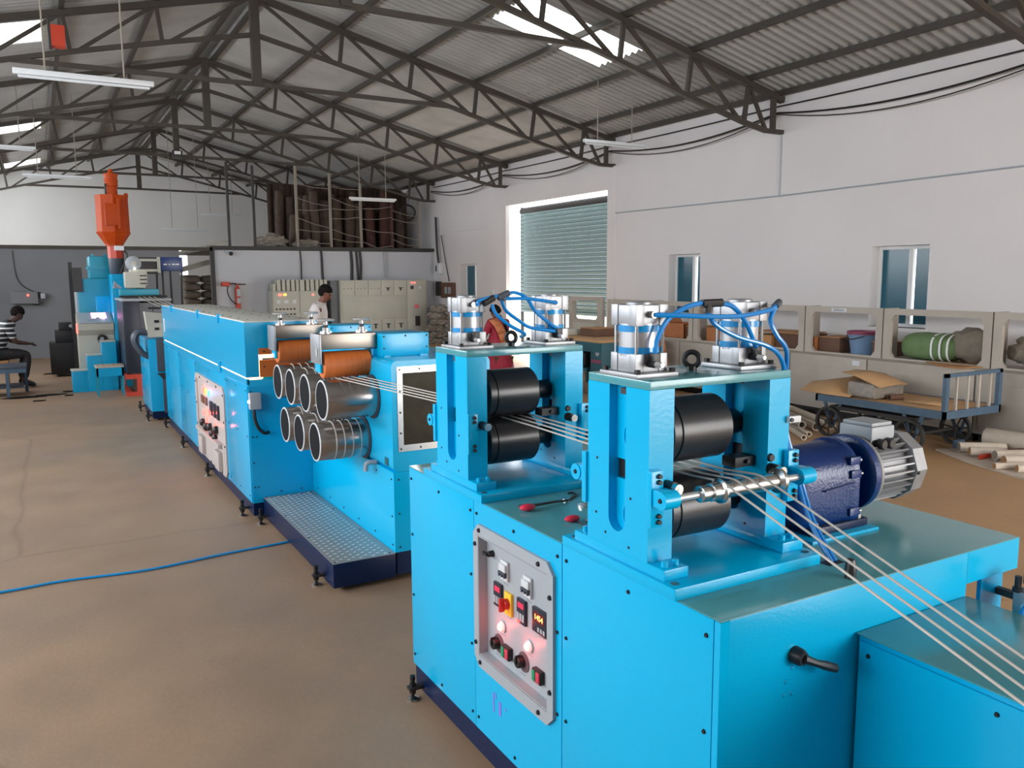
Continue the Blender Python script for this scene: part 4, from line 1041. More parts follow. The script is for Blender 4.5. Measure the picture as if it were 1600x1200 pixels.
MB().box(1.10, 1.66, 14.2, 14.5, 1.50, 1.60, .01).build('die_block', TEAL, pu)
for k in range(6): MB().cyl((1.12, 14.2+.05*k, 1.62), (1.02, 14.15+.05*k, 1.72-.02*k), .008, 6).build('heater_lead', PANEL, pu)
sc_ = thing('screen_changer', 'hydraulic screen changer with pale tie bars and blue cylinder housing', 'machine', (1.8, 15.1, 1.2))
for z in (1.90, 2.07): MB().box(1.46, 1.80, 15.0, 15.05, z-.02, z+.02).build('tie_bar', BEIGE, sc_)
MB().box(1.44, 1.78, 15.06, 15.3, 1.84, 2.12).build('slide_or_hole_block', IRON, sc_)
MB().box(1.755, 1.80, 14.97, 15.3, 1.86, 2.12, .004).build('end_plate', BEIGE, sc_)
hb = MB().box(1.805, 2.15, 14.98, 15.3, 1.89, 2.12, .006).build('cylinder_housing', NAVYG, sc_)
for x in (1.85, 1.93, 1.98, 2.04): MB().box(x, x+.05 if x != 1.93 else x+.02, 14.974, 14.98, 1.99, 2.01).build('slot', LEDWH if False else WHITEP, hb)
for x, y in ((1.50, 15.0), (1.77, 15.28), (1.95, 15.02), (2.13, 15.02), (1.86, 15.28)):
    MB().cyl((x, y, 1.9), (x+random.uniform(-.05, .05), y, 0), .018, 6).build('support_leg', IRON, sc_)
# extruder
ex = thing('extruder', 'tall blue extruder housing with teal gearbox beneath the orange feeder', 'machine', (1.0, 15.4, 0))
MB().box(1.03, 1.24, 14.82, 15.44, 0, 1.84, .01).build('column', BLUE2, ex)
MB().box(.82, 1.03, 15.435, 15.45, 0, 1.48, .004).build('column_step', BLUE2, ex)
MB().box(.56, 1.06, 15.45, 16.4, .2, 1.77, .01).build('cabinet', TEAL, ex)
MB().box(.54, .56, 15.5, 16.4, .2, 1.72).build('cabinet_side', PANEL, ex)
MB().box(.76, 1.08, 15.48, 16.2, 1.77, 2.14, .02).box(.74, 1.10, 15.46, 16.22, 1.93, 1.97).box(.80, .84, 15.5, 15.55, 2.14, 2.18).box(.98, 1.04, 15.5, 15.55, 2.14, 2.17).build('gearbox', TEAL, ex)
MB().lathe((1.15, 15.2, 1.80), (0, 0, 1), [(0, .08), (.08, .11), (.26, .12), (.30, .12)], 16).build('feed_throat', DKGREY, ex)
MB().box(.50, .64, 15.42, 15.44, 1.55, 1.95).build('meter_board', IRON, ex)
# orange feeder
of = thing('orange_feeder', 'tall orange vacuum feeder and hopper standing on the extruder', 'hopper', (1.14, 15.2, 2.05))
MB().lathe((1.15, 15.2, 2.09), (0, 0, 1), [(0, .12), (.10, .12), (.22, .125)], 8).build('sight_neck', REDP, of)
cone = MB().lathe((1.14, 15.2, 2.30), (0, 0, 1), [(0, .135), (.03, .14), (.19, .245), (.20, .25)], 8).build('cone', ORFEED, of, ang=20)
MB().lathe((1.14, 15.2, 2.50), (0, 0, 1), [(0, .255), (.012, .262), (.03, .25), (.57, .245), (.60, .25), (.62, .25)], 8).build('drum', ORFEED, of, ang=20)
MB().box(1.01, 1.21, 14.90, 15.0, 2.62, 2.97, .01).build('door', ORFEED, of)
MB().box(1.19, 1.235, 14.90, 15.0, 2.56, 3.06, .01).build('duct', ORFEED, of)
MB().lathe((1.15, 15.2, 3.12), (0, 0, 1), [(0, .09), (.14, .085), (.15, .10), (.22, .10), (.225, .105), (.25, .105), (.255, .10), (.30, .10), (.32, .11), (.345, .11), (.35, .06), (.38, .035), (.42, .03), (.43, 0)], 18).build('blower', ORFEED, of)
MB().lathe((1.36, 15.2, 3.11), (0, 0, 1), [(0, .035), (.05, .03), (.06, 0)], 8).build('lug', ORFEED, of)
MB().cyl((1.055, 15.12, 3.1), (1.055, 15.12, 3.3), .016, 8).build('pipe', IRON, of)
MB().box(1.12, 1.26, 14.95, 15.06, 2.22, 2.30, .01).build('sight_window', WHITEP, of)
MB().tube(smooth_path([(1.24, 15.0, 2.25), (1.30, 14.98, 2.15), (1.25, 14.97, 2.0), (1.18, 14.97, 1.85)], 4), .014, 6).build('cable', BLACK, of)
# control desk
cd_ = thing('control_desk', 'beige sloping control desk with pink lit panel beside the extruder', 'desk', (.75, 15.2, 0))
MB().prism([(14.85, 0), (15.42, 0), (15.42, 1.17), (15.35, 1.20), (14.80, 1.05), (14.80, .95), (14.88, .86)], 'x', .50, 1.02).build('body', BEIGE, cd_)
MB().prism([(14.80, 1.058), (15.34, 1.206), (15.34, 1.212), (14.80, 1.064)], 'x', .53, .99).build('sloped_panel', PANEL, cd_)
for x, y in ((.62, 14.9), (.70, 14.95), (.78, 15.0), (.86, 15.02)):
    MB().box(x, x+.05, y, y+.05, 1.09+(y-14.9)*.27, 1.115+(y-14.9)*.27).build('key', PANEL if x != .86 else LEDWH, cd_)
MB().prism([(15.02, 1.126), (15.30, 1.202), (15.30, 1.208), (15.02, 1.132)], 'x', .72, .94).build('lit_panel', LEDP, cd_)
MB().box(.48, .50, 14.82, 14.95, .90, 1.05).build('stop_button', LEDR, cd_)
MB().lathe((.84, 14.858, .80), (0, -1, 0), [(0, .07), (.02, .07), (.022, .055)], 18).build('fan_grille', BLACK, cd_)
MB().lathe((.84, 14.836, .80), (0, -1, 0), [(0, .03), (.008, .025), (.009, 0)], 12).build('fan_hub', PANEL, cd_)
# steps
stp = thing('machine_steps', 'three blue steel steps leading up to the extruder', 'steps', (.7, 14.65, 0))
for k, (a, c, h) in enumerate(((.36, .585, .345), (.585, .80, .58), (.80, 1.01, .785))):
    MB().box(a, c, 14.45, 14.80, 0, h-.012, .004).build('riser', BLUE2, stp)
    MB().box(a-.01, c, 14.44, 14.80, h-.012, h, .002).build('tread', BEIGE, stp)
# low step stool
so = thing('step_stool', 'low teal stool with tan checkered top in front of the blue steps', 'stool', (.87, 13.9, 0))
MB().box(.66, 1.05, 13.72, 14.12, .43, .455, .004).build('top', CHECK if False else BEIGE, so)
for i in range(5):
    for j in range(5):
        if (i+j) % 2: MB().box(.675+.073*i, .735+.073*i, 13.735+.076*j, 13.795+.076*j, .455, .458).build('tread_pad', CARD, so)
MB().box(.67, 1.04, 13.73, 13.745, .30, .43).build('apron', BLUE2, so)
for x in (.67, 1.015):
    for y in (13.73, 14.085): MB().box(x, x+.025, y, y+.025, 0, .43).build('leg', TEAL, so)
# dark post and cart behind
po = thing('steel_post', 'black upright steel post beside the extruder cabinet', 'post', (.49, 16.0, 0))
MB().box(.46, .52, 15.97, 16.03, 0, 2.05).build('upright', BLACK, po)
MB().box(.40, .58, 15.92, 16.08, 0, .02).build('foot_plate', BLACK, po)
ct = thing('black_trolley', 'dark machine cart standing against the grey partition', 'cart', (.33, 17.2, 0))
MB().box(.10, .62, 16.95, 17.5, .05, .62, .01).build('body', BLACK, ct)
MB().box(.20, .58, 17.0, 17.4, .62, .84, .01).build('upper_body', BLACK, ct)
MB().box(.27, .48, 17.0, 17.3, .84, .98, .01).build('motor', BLACK, ct)
MB().lathe((.46, 17.0, .92), (0, -1, 0), [(0, .03), (.01, .03)], 10).build('dial', PANEL, ct)
# wall device on the grey partition
wd = thing('wall_fan_unit', 'pale wall mounted device with a red light above the seated man', 'appliance', (-.2, 21.25, 1.36))
MB().box(-.55, -.02, 21.18, 21.34, 1.23, 1.50, .02).build('case', WALLG, wd)
MB().box(.03, .12, 21.20, 21.34, 1.34, 1.46, .01).build('socket', PANEL, wd)
MB().ball((-.21, 21.17, 1.42), .025).build('indicator', LEDR, wd)
MB().tube(smooth_path([(.08, 21.25, 1.36), (.05, 21.25, 1.24), (-.08, 21.25, 1.2), (-.2, 21.25, 1.26)], 5), .012, 6).tube(smooth_path([(-.45, 21.33, 2.4), (-.40, 21.33, 1.8), (-.2, 21.33, 1.55), (.06, 21.3, 1.46)], 5), .008, 6).build('cable', BLACK, wd)
# low table by the seated man
be = thing('low_table', 'low metal table in front of the seated man', 'table', (-.5, 14.6, 0))
MB().box(-.95, -.24, 14.30, 15.05, .435, .46, .004).build('top', DKGREY, be)
MB().box(-.94, -.25, 14.31, 14.33, .37, .435).box(-.27, -.25, 14.33, 15.04, .37, .435).build('apron', TROL, be)
for x, y in ((-.93, 14.32), (-.52, 14.32), (-.29, 14.98), (-.93, 14.98)): MB().box(x, x+.045, y, y+.045, 0, .435).build('leg', TROL, be)
MB().box(-.9, -.3, 14.5, 15.0, .12, .15).build('lower_shelf', DKGREY, be)
# oil stains and scraps
for k, (x, y, sx, sy) in enumerate(((-.28, 14.25, .35, .16), (.05, 14.35, .28, .10), (.18, 17.6, .25, .14), (-.1, 13.7, .10, .05), (.32, 14.6, .12, .05), (.30, 14.1, .08, .03))):
    pts = [(x+sx*(.6+.4*random.random())*math.cos(2*PI*i/12), y+sy*(.6+.4*random.random())*math.sin(2*PI*i/12)) for i in range(12)]
    tag(MB().prism(pts, 'z', .0, .006+.002*k).build('dark_scrap', HAIR), ['dark oily scrap heap beside the low table', 'flat dark rag on the floor right of the low table', 'dark scrap farther back near the black cart', 'tiny dark scrap before the low table', 'dark shaving on the floor left of the blue steps', 'thin dark shaving on the floor before the steps'][k], 'scrap', 'dark scraps on the floor')
def pillow(c, s, seed, m, parent, nm, n=3, amp=.05):
    b = MB().ball(c, 1, 1, 1, 1, n); rr = random.Random(seed)
    for v in b.bm.verts:
        d_ = v.co-Vector(c)
        e = [math.copysign(abs(q)**.62, q) for q in d_]
        v.co = Vector((c[0]+e[0]*s[0], c[1]+e[1]*s[1], c[2]+e[2]*s[2]*(1+rr.uniform(-amp, amp))))
    return b.build(nm, m, parent, ang=70)
# ================================================================== back of the hall
# electrical cabinets along the white partition (front at y = 20.85)
YP = 20.85
e1 = thing('electrical_cabinet', 'beige electrical cabinet with orange lamps behind the standing man', 'cabinet', (5.75, 21.1, 0))
MB().box(5.06, 6.42, YP, 21.33, .05, 1.44, .005).build('body', BEIGE, e1)
for a, c in ((5.07, 5.72), (5.74, 6.41)): MB().box(a, c, YP-.015, YP, .08, 1.43, .004).build('door', BEIGE, e1)
for x in (5.24, 5.36): MB().box(x-.04, x+.04, YP-.028, YP-.015, 1.33, 1.375).build('lamp', LEDR if x < 5.3 else LEDY, e1)
MB().box(6.05, 6.10, YP-.028, YP-.015, 1.33, 1.36).build('lamp', LEDR, e1)
for x, w_ in ((5.15, .09), (5.33, .12), (5.55, .09)): MB().box(x, x+w_, YP-.022, YP-.015, 1.13, 1.22).build('meter', WHITEP, e1)
for j in range(2):
    for i in range(6): MB().lathe((5.14+.09*i, YP-.015, .99-.13*j), (0, -1, 0), [(0, .022), (.03, .018)], 8).build('knob', BLACK, e1)
# slim doors of the upper row, standing open like vanes
x = 5.08
for k, w_ in enumerate((.10, .13, .11, .12, .12, .10, .16, .11, .13, .11, .12, .10)):
    h_ = 1.62 if k == 0 else 1.72
    tag(MB().box(x, x+w_*.72, YP+.02, 21.2, 1.442, h_, .003).build('slim_box', BEIGE), ['first', 'second', 'third', 'fourth', 'fifth', 'sixth', 'seventh', 'eighth', 'ninth', 'tenth', 'eleventh', 'last'][k]+' slim beige box from the left on the electrical cabinet', 'box', 'slim boxes on the cabinet')
    x += w_
e2 = thing('electrical_cabinet', 'wide beige electrical panel with many small doors against the pale partition', 'cabinet', (8.1, 21.1, 0))
MB().box(6.80, 9.24, YP, 21.33, 0, 1.70, .005).build('body', BEIGE, e2)
xs = [6.82, 7.19, 7.56, 7.92, 8.28, 8.64]
for a, c in zip(xs, xs[1:]):
    d_ = MB().box(a+.006, c-.006, YP-.018, YP, 1.30, 1.68, .003).build('door', BEIGE, e2)
    if a > 7.8:
        MB().box(a+.13, a+.25, YP-.04, YP-.018, 1.48, 1.50).box(a+.17, a+.21, YP-.04, YP-.018, 1.42, 1.48).build('handle', IRON, d_)
    else:
        for q in (.08, .18, .28): MB().lathe((a+q, YP-.018, 1.48), (0, -1, 0), [(0, .012), (.012, .01)], 8).build('button', IRON, d_)
MB().box(6.84, 8.62, YP-.02, YP, .68, 1.27, .003).build('large_door', BEIGE, e2)
for a, c in zip(xs, xs[1:]):
    d_ = MB().box(a+.006, c-.006, YP-.018, YP, .22, .65, .003).build('door', BEIGE, e2)
    if a > 7.5: MB().box(a+.12, a+.24, YP-.04, YP-.018, .52, .545).box(a+.16, a+.20, YP-.04, YP-.018, .42, .52).build('handle', IRON, d_)
    else: MB().lathe((a+.22, YP-.018, .45), (0, -1, 0), [(0, .045), (.02, .04)], 12).build('dial', WHITEP, d_)
MB().box(8.66, 9.22, YP-.018, YP, .05, 1.68, .003).build('tall_door', BEIGE, e2)
for x_, m_ in ((8.80, LEDR), (8.88, LEDR)): MB().box(x_-.025, x_+.025, YP-.03, YP-.018, 1.61, 1.635).build('lamp', m_, e2)
MB().box(8.76, 8.85, YP-.03, YP-.018, 1.45, 1.54).build('meter', DISP, e2)
MB().lathe((9.03, YP-.018, 1.49), (0, -1, 0), [(0, .045), (.012, .04)], 12).build('dial', WHITEP, e2)
MB().box(8.86, 9.0, YP-.022, YP-.018, .93, 1.03).build('warning_sign', mat('pink_sign', S(236, 120, 130), .5), e2)
MB().box(8.88, 9.02, YP-.04, YP-.018, .45, .72, .004).build('lock_handle', IRON, e2)
e3 = thing('electrical_cabinet', 'narrow grey box on the left flank of the wide electrical panel', 'cabinet', (6.7, 21.15, 0))
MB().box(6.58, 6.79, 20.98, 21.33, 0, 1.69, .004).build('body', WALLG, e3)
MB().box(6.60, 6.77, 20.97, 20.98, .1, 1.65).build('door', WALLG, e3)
for k, (x_, r_) in enumerate(((5.92, .018), (6.47, .03), (7.28, .04), (7.43, .03), (7.53, .035), (8.20, .012), (8.28, .012))):
    z1 = 1.44 if k == 0 else (.2 if k == 1 else (1.7 if k < 5 else 1.75))
    tag(MB().tube(smooth_path([(x_, 21.33, 2.46), (x_+.02, 21.32, 2.1), (x_+.03*(k % 2), 21.32, z1)], 4), r_, 6).build('cable_drop', IRON if k < 5 else PANEL), ['thin cable', 'long dark cable', 'thick dark cable', 'wavy dark cable', 'second wavy dark cable', 'faint thin cable', 'second faint thin cable'][k]+' hanging down the pale partition', 'cable', 'cables down the partition')
# fire extinguisher
fe = thing('fire_extinguisher', 'red fire extinguisher with hose hung on the pale partition', 'extinguisher', (4.28, 21.25, 1.0))
MB().lathe((4.30, 21.26, 1.0), (0, 0, 1), [(0, .05), (.01, .065), (.50, .065), (.56, .03), (.62, .03)], 16).build('bottle', REDP, fe)
MB().box(4.27, 4.36, 21.19, 21.2, 1.15, 1.28).box(4.27, 4.36, 21.19, 21.2, 1.32, 1.50).build('sticker', PANEL, fe)
MB().box(4.25, 4.50, 21.24, 21.28, 1.60, 1.63).build('lever', BLACK, fe)
MB().tube(smooth_path([(4.28, 21.24, 1.63), (4.10, 21.22, 1.62), (4.05, 21.22, 1.45), (4.12, 21.22, 1.25), (4.25, 21.2, 1.12)], 5), .014, 6).build('hose', BLACK, fe)
MB().box(3.92, 4.12, 21.2, 21.34, 1.57, 1.68, .02).build('wall_bracket', REDP, fe)
# camera on the partition
cc = thing('security_camera', 'tiny black dome camera at the top of the pale partition', 'camera', (4.2, 21.3, 2.38))
MB().ball((4.19, 21.27, 2.37), .05).build('dome', BLACK, cc)
MB().box(4.05, 4.25, 21.30, 21.35, 2.42, 2.46).build('mount', PANEL, cc)
# sacks in the passage, seen through the gap
for k in range(7):
    for j in range(2):
        o = pillow((3.42+.50*j, 22.7+.05*j, .55+.20*k), (.24, .33, .098), k*3+j, SACKG, None, 'stacked_sack', amp=.1)
        tag(o, 'full grey sack in the '+('left' if j == 0 else 'right')+' column of the passage pile, layer '+['one', 'two', 'three', 'four', 'five', 'six', 'seven'][k]+' from the bottom', 'sack', 'sacks stacked in the passage')
st_ = thing('sack_rack', 'dark rack carrying the sacks behind the partition gap', 'rack', (3.6, 22.7, 0))
MB().box(3.1, 4.2, 22.4, 23.0, .38, .44).build('deck', IRON, st_)
for x_ in (3.12, 4.12): MB().box(x_, x_+.06, 22.4, 22.46, 0, .38).build('leg', IRON, st_)
ls = thing('leaning_sheet', 'pale sheets lying slanted over the passage beside the loft', 'sheet', (3.6, 22.0, 2.3))
M_ = Matrix.Translation((3.55, 22.2, 2.52)) @ Matrix.Rotation(math.radians(-14), 4, 'Y')
MB().box(-.75, .75, -.5, .5, -.02, .03, M=M_).build('upper_sheet', BEIGE, ls)
M_ = Matrix.Translation((3.4, 22.6, 2.05)) @ Matrix.Rotation(math.radians(-16), 4, 'Y')
MB().box(-.5, .5, -.3, .3, -.06, .06, M=M_).build('lower_bundle', BEIGE, ls)

# loft: poles, ropes, rolls
PXS = [(4.20, 4.6), (4.82, 4.55), (5.90, 4.62), (6.79, 4.5), (7.62, 4.25), (8.50, 3.9), (9.30, 3.85)]
for k, (x_, zt_) in enumerate(PXS):
    m_ = IRON if k < 2 else (ROLLR if k == 5 else POLE)
    tag(MB().box(x_-.03, x_+.03, 21.40, 21.46, 2.56, zt_).build('loft_pole', m_), ['thin dark loft pole over the fire extinguisher', 'dark loft pole over the first electrical cabinet', 'pale loft pole left of the rolls', 'pale loft pole standing before the brown rolls', 'pale loft pole beneath the hanging tube light', 'reddish loft pole right of the tube light', 'thin pole at the loft corner by the wall'][k], 'pole', 'upright poles of the loft')
rnd = random.Random(3)
ropes = bpy.data.objects.new('loft_rope_netting', None); COL.objects.link(ropes); tag(ropes, 'loose criss-cross ropes tied between the loft poles', 'rope')
ropes.location = (7.4, 21.4, 2.6)
for (xa, za), (xb, zb) in zip(PXS[2:], PXS[3:]):
    for q in range(6):
        z0 = 2.75+q*.27+rnd.uniform(-.06, .06); z1 = z0+rnd.uniform(-.28, .12)
        if z0 > zb-.05: continue
        MB().tube([(xa, 21.38, z0), ((xa+xb)/2, 21.38, (z0+z1)/2-.03), (xb, 21.38, max(z1, 2.62))], .009, 5).build('rope', POLE, ropes)
LAB = ['a dull brown', 'a dark brown', 'a grey brown', 'a reddish']
for k in range(11):
    x_ = 6.05+.31*k+rnd.uniform(-.04, .04); h_ = rnd.uniform(1.15, 1.65)*(1 if k < 9 else .8); y_ = 22.0+rnd.uniform(0, .5)
    if k == 0: h_ = .9
    r_ = rnd.uniform(.12, .145)
    pr = [(0, r_*.95)]+[(h_*q/6, r_*(1+rnd.uniform(-.07, .06))) for q in range(1, 6)]+[(h_*.97, r_*.9), (h_, r_*.4), (h_+.01, 0)]
    tag(MB().lathe((x_, y_, 2.56), (rnd.uniform(-.05, .05), 0, 1), pr, 12).build('stored_roll', ROLLR if k in (7, 8) else ROLLB), ['first', 'second', 'third', 'fourth', 'fifth', 'sixth', 'seventh', 'eighth, reddish', 'ninth, reddish', 'tenth', 'last'][k]+' upright brown roll from the left on the loft', 'roll', 'upright rolls stored on the loft')
for k in range(13):
    x_ = 5.85+.29*k+rnd.uniform(-.01, .01); h_ = rnd.uniform(1.3, 1.75) if k < 9 else rnd.uniform(1.0, 1.25); r_ = rnd.uniform(.115, .13)
    pr = [(0, r_*.95)]+[(h_*q/6, r_*(1+rnd.uniform(-.06, .05))) for q in range(1, 6)]+[(h_*.97, r_*.9), (h_, r_*.4), (h_+.01, 0)]
    tag(MB().lathe((x_, 22.9+rnd.uniform(-.05, .05), 2.56), (rnd.uniform(-.01, .01), 0, 1), pr, 12).build('stored_roll', ROLLB), ['first', 'second', 'third', 'fourth', 'fifth', 'sixth', 'seventh', 'eighth', 'ninth', 'tenth', 'eleventh', 'twelfth', 'last'][k]+' dark roll from the left in the back row on the loft', 'roll', 'upright rolls stored on the loft')
tp = MB()
for k in range(24):
    xa = 5.6+k*.171; xb = xa+.171; zt_ = lambda x: min(4.35, zc(x)-.05)
    ya = 23.25+.05*math.sin(k*1.7); yb = 23.25+.05*math.sin((k+1)*1.7)
    tp.quad((xa, ya, 2.56), (xb, yb, 2.56), (xb, yb, zt_(xb)), (xa, ya, zt_(xa)))
tpo = tp.build('dark_backdrop', ROLLB, ang=80); md = tpo.modifiers.new('thickness', 'SOLIDIFY'); md.thickness = .01
tag(tpo, 'added dark brown tarpaulin hanging behind the rolls on the loft', 'backdrop')  # sheet added to darken the unlit space behind the rolls
def crumple(c, s, seed, m, name, label, cat, group=None):
    b = MB().ball(c, 1, s[0], s[1], s[2], 3); rr = random.Random(seed)
    for v in b.bm.verts:
        f = 1+rr.uniform(-.28, .22); v.co = Vector(c)+(v.co-Vector(c))*f
        if v.co.z < c[2]-s[2]*.5: v.co.z = c[2]-s[2]*.5
    return tag(b.build(name, m, ang=20), label, cat, group)
crumple((5.35, 21.8, 2.68), (.42, .22, .22), 4, PLAST, 'plastic_heap', 'crumpled pale plastic heap at the loft edge', 'plastic')
crumple((6.25, 21.8, 2.64), (.35, .2, .13), 5, PLAST, 'plastic_heap', 'lower crumpled plastic heap between the first loft poles', 'plastic')
ri = MB().lathe((9.05, 21.6, 3.55), (.3, 1, 0), [(.04*math.cos(2*PI*k/6), .20+.03*math.sin(2*PI*k/6)) for k in range(6)], 18, closed=True)
ri.cyl((9.05, 21.6, 3.74), (9.05, 21.25, 4.36), .008, 6)
tag(ri.build('hanging_coil', IRON), 'dark coil hanging at the loft corner', 'coil')
# switch boxes on the side wall near the partition corner
sw = thing('switch_board', 'dark wooden switch board with pale switches on the side wall near the far corner', 'switchboard', (9.65, 20.2, 1.4))
MB().box(9.62, 9.70, 19.95, 20.75, 1.20, 1.62, .01).build('board', CARDD, sw)
for y_ in (20.10, 20.32): MB().box(9.59, 9.62, y_, y_+.12, 1.32, 1.5, .005).build('switch', PANEL, sw)
MB().box(9.60, 9.68, 20.80, 21.05, 1.25, 1.65, .01).build('side_box', IRON, sw)
sw2 = thing('meter_box', 'small pale meter box above the dark switch board', 'box', (9.65, 20.8, 1.9))
MB().box(9.55, 9.70, 20.68, 20.95, 1.85, 2.15, .01).build('case', WHITEP, sw2)
MB().box(9.54, 9.55, 20.84, 20.90, 1.92, 2.08).build('window', IRON, sw2)
tag(MB().tube(smooth_path([(9.62, 21.0, 3.4), (9.60, 20.9, 2.6), (9.62, 20.85, 2.15)], 5), .03, 6).build('cable_bundle', IRON), 'dark cable bundle down the far wall corner into the meter box', 'cable')
tag(MB().tube(smooth_path([(9.64, 20.7, 2.9), (9.66, 20.5, 2.2), (9.67, 20.3, 1.65)], 5), .012, 6).build('cable_bundle', IRON), 'thin dark cable running down to the switch board', 'cable')
sk = MB().box(9.64, 9.70, 17.75, 17.95, 1.30, 1.45, .005); tag(sk.build('wall_socket', WHITEP), 'small white wall socket beside the far window', 'socket')
for k in range(6):
    crumple((9.2+.06*(k % 2), 20.2-.03*k, .062+.17*k), (.26, .24, .13), 20+k, PLAST, 'cloth_bundle', 'crumpled pale bundle in the pile by the far corner, layer '+['one', 'two', 'three', 'four', 'five', 'six'][k]+' from the floor', 'bundle', 'bundles piled in the corner')

# ================================================================== grey cabinets along the side wall
YU = [3.9, 4.97, 6.27, 7.42, 8.40, 9.55, 10.60, 11.75, 13.0]
XFc, XU = 8.40, 8.66
for k, (a, c) in enumerate(zip(YU, YU[1:])):
    if k == 7: continue
    lab = ['dusty grey open topped console at the right picture edge', 'dusty console holding the green striped sack', 'dusty console holding the blue bucket', 'dusty console with dark cardboard boxes right of the near stand', 'dusty console behind the second near air cylinder', 'dusty console holding an open orange carton', 'dusty console left of the open carton'][k]
    t = thing('console_cabinet', lab, 'cabinet', (8.9, (a+c)/2, 0), 'row of dusty consoles along the wall')
    MB().box(XFc, 9.25, a+.008, c-.008, .10, .765, .008).build('lower_body', BEIGED, t)
    d_ = MB().box(XFc-.010, XFc, a+.06, c-.06, .15, .63, .003).build('door', BEIGED, t)
    MB().box(XFc+.08, 9.2, a+.03, c-.03, 0, .10).build('plinth', BLACK, t)
    y0, y1, z0, z1 = a+.008, c-.008, .765, 1.36
    fr = MB().holed([(y0, z0), (y1, z0), (y1, z0+.3), (y1, z1), (y1-.3, z1), (y0+.3, z1), (y0, z1), (y0, z0+.3)], [(y0+.14, z0+.02), (y1-.14, z0+.02), (y1-.09, z0+.08), (y1-.09, z1-.14), (y1-.14, z1-.07), (y0+.14, z1-.07), (y0+.09, z1-.14), (y0+.09, z0+.08)], 'x', XU, XU+.05)
    fr.build('upper_frame', BEIGED, t)
    MB().box(XU+.05, XU+.30, y0, y0+.015, z0, z1).build('side_cheek', BEIGED, t)
    if k in (2, 3):
        MB().box(XU-.002, XU, a+.52, a+.74, 1.30, 1.345).build('tag_label', WHITEP, t)
        text('Delivery', .045, DKGREY, t, (XU-.004, a+.63, 1.322), FACE_NX, 'tag_lettering')
    if k == 2: MB().box(XFc-.0015, XFc, a+.10, a+.2, .68, .74).build('paper_label', WHITEP, t)

# boxes and goods on the consoles
def carton(x0, x1, y0, y1, z0, h_, m, label, name='cardboard_box', open_=False):
    t = thing(name, label, 'box', ((x0+x1)/2, (y0+y1)/2, z0))
    if not open_:
        MB().box(x0, x1, y0, y1, z0, z0+h_, .004).build('carton', m, t)
        MB().box(x0-.01, x1+.01, y0-.01, y1+.01, z0+h_, z0+h_+.008).build('lid_flap', CARD, t)
    else:
        b = MB().box(x0, x1, y0, y0+.01, z0, z0+h_).box(x0, x1, y1-.01, y1, z0, z0+h_).box(x0, x0+.01, y0, y1, z0, z0+h_).box(x1-.01, x1, y0, y1, z0, z0+h_).box(x0, x1, y0, y1, z0, z0+.01)
        b.build('carton', m, t)
        MB().prism([(y1-.01, z0+h_), (y1+.0, z0+h_), (y1+.10, z0+h_+.10), (y1+.09, z0+h_+.105)], 'x', x0, x1).build('flap', m, t)
    return t
ZS = .768
carton(8.80, 9.20, 7.50, 8.02, ZS, .20, CARDD, 'long dark sided carton right of the near stand, on the console')
carton(8.75, 9.15, 8.06, 8.36, ZS, .16, CARD, 'flat tan carton half hidden by the second near air cylinder')
carton(8.80, 9.2, 6.98, 7.30, ZS, .19, CARDD, 'brown carton left of the blue bucket')
carton(8.86, 9.2, 6.32, 6.55, ZS, .17, CARDD, 'brown carton right of the blue bucket')
carton(8.75, 9.15, 7.32, 7.40, ZS, .18, WOOD, 'narrow orange carton end at the cabinet post')
carton(8.80, 9.20, 9.90, 10.40, ZS, .24, WOOD, 'open orange brown carton standing on the console', open_=True)
carton(8.82, 9.2, 9.62, 9.86, ZS, .2, CARDD, 'dark carton beside the open orange carton')
carton(8.80, 9.2, 8.9, 9.4, ZS, .2, WOOD, 'orange carton seen between the near hoses')
tag(MB().box(8.70, 9.25, 7.5, 8.3, ZS+.215, ZS+.225, M=Matrix.Rotation(math.radians(.2), 4, 'Z')).build('cardboard_sheet', CARD), 'flat cardboard sheet resting on top of the dark carton', 'cardboard')
# bucket
bk = thing('plastic_bucket', 'grey blue plastic bucket with a maroon rim on the console', 'bucket', (8.95, 6.74, ZS))
MB().lathe((8.95, 6.74, ZS), (0, 0, 1), [(0, .14), (.005, .145), (.26, .185), (.255, .175), (.02, .135), (.015, 0)], 28).build('pail', BUCKET, bk)
MB().lathe((8.95, 6.74, ZS+.25), (0, 0, 1), [(0, .18), (0, .20), (.035, .205), (.04, .20), (.04, .18)], 28, closed=True).build('rim', BUCKR, bk)
MB().tube(smooth_path([(8.85, 6.90, ZS+.25), (8.76, 6.85, ZS+.19), (8.75, 6.74, ZS+.20), (8.79, 6.62, ZS+.235)], 5), .006, 6).build('bail_handle', IRON, bk)
# sack
gs = thing('grain_sack', 'bulging green sack with pale stripes and a grey top end on the console', 'sack', (8.95, 5.75, ZS))
pillow((8.95, 5.78, ZS+.16), (.24, .36, .16), 2, SACKGR, gs, 'green_sack')
pillow((8.97, 5.33, ZS+.20), (.18, .24, .17), 3, SACKG, gs, 'grey_end', amp=.3)
for y_ in (5.68, 5.58, 5.49):
    pr = [(-.012, 0), (.012, 0)]
    m_ = MB()
    for q in range(16):
        a0 = -PI*.6+q*PI*1.3/16; a1 = a0+PI*1.3/16
        f = lambda a: (8.95-.245*math.copysign(abs(math.cos(a))**.7, math.cos(a)), ZS+.16+.165*math.copysign(abs(math.sin(a))**.7, math.sin(a)))
        p0, p1 = f(a0), f(a1)
        m_.quad((p0[0], y_-.012, p0[1]), (p0[0], y_+.012, p0[1]), (p1[0], y_+.012, p1[1]), (p1[0], y_-.012, p1[1]))
    m_.build('pale_stripe', FRAMEW, gs)
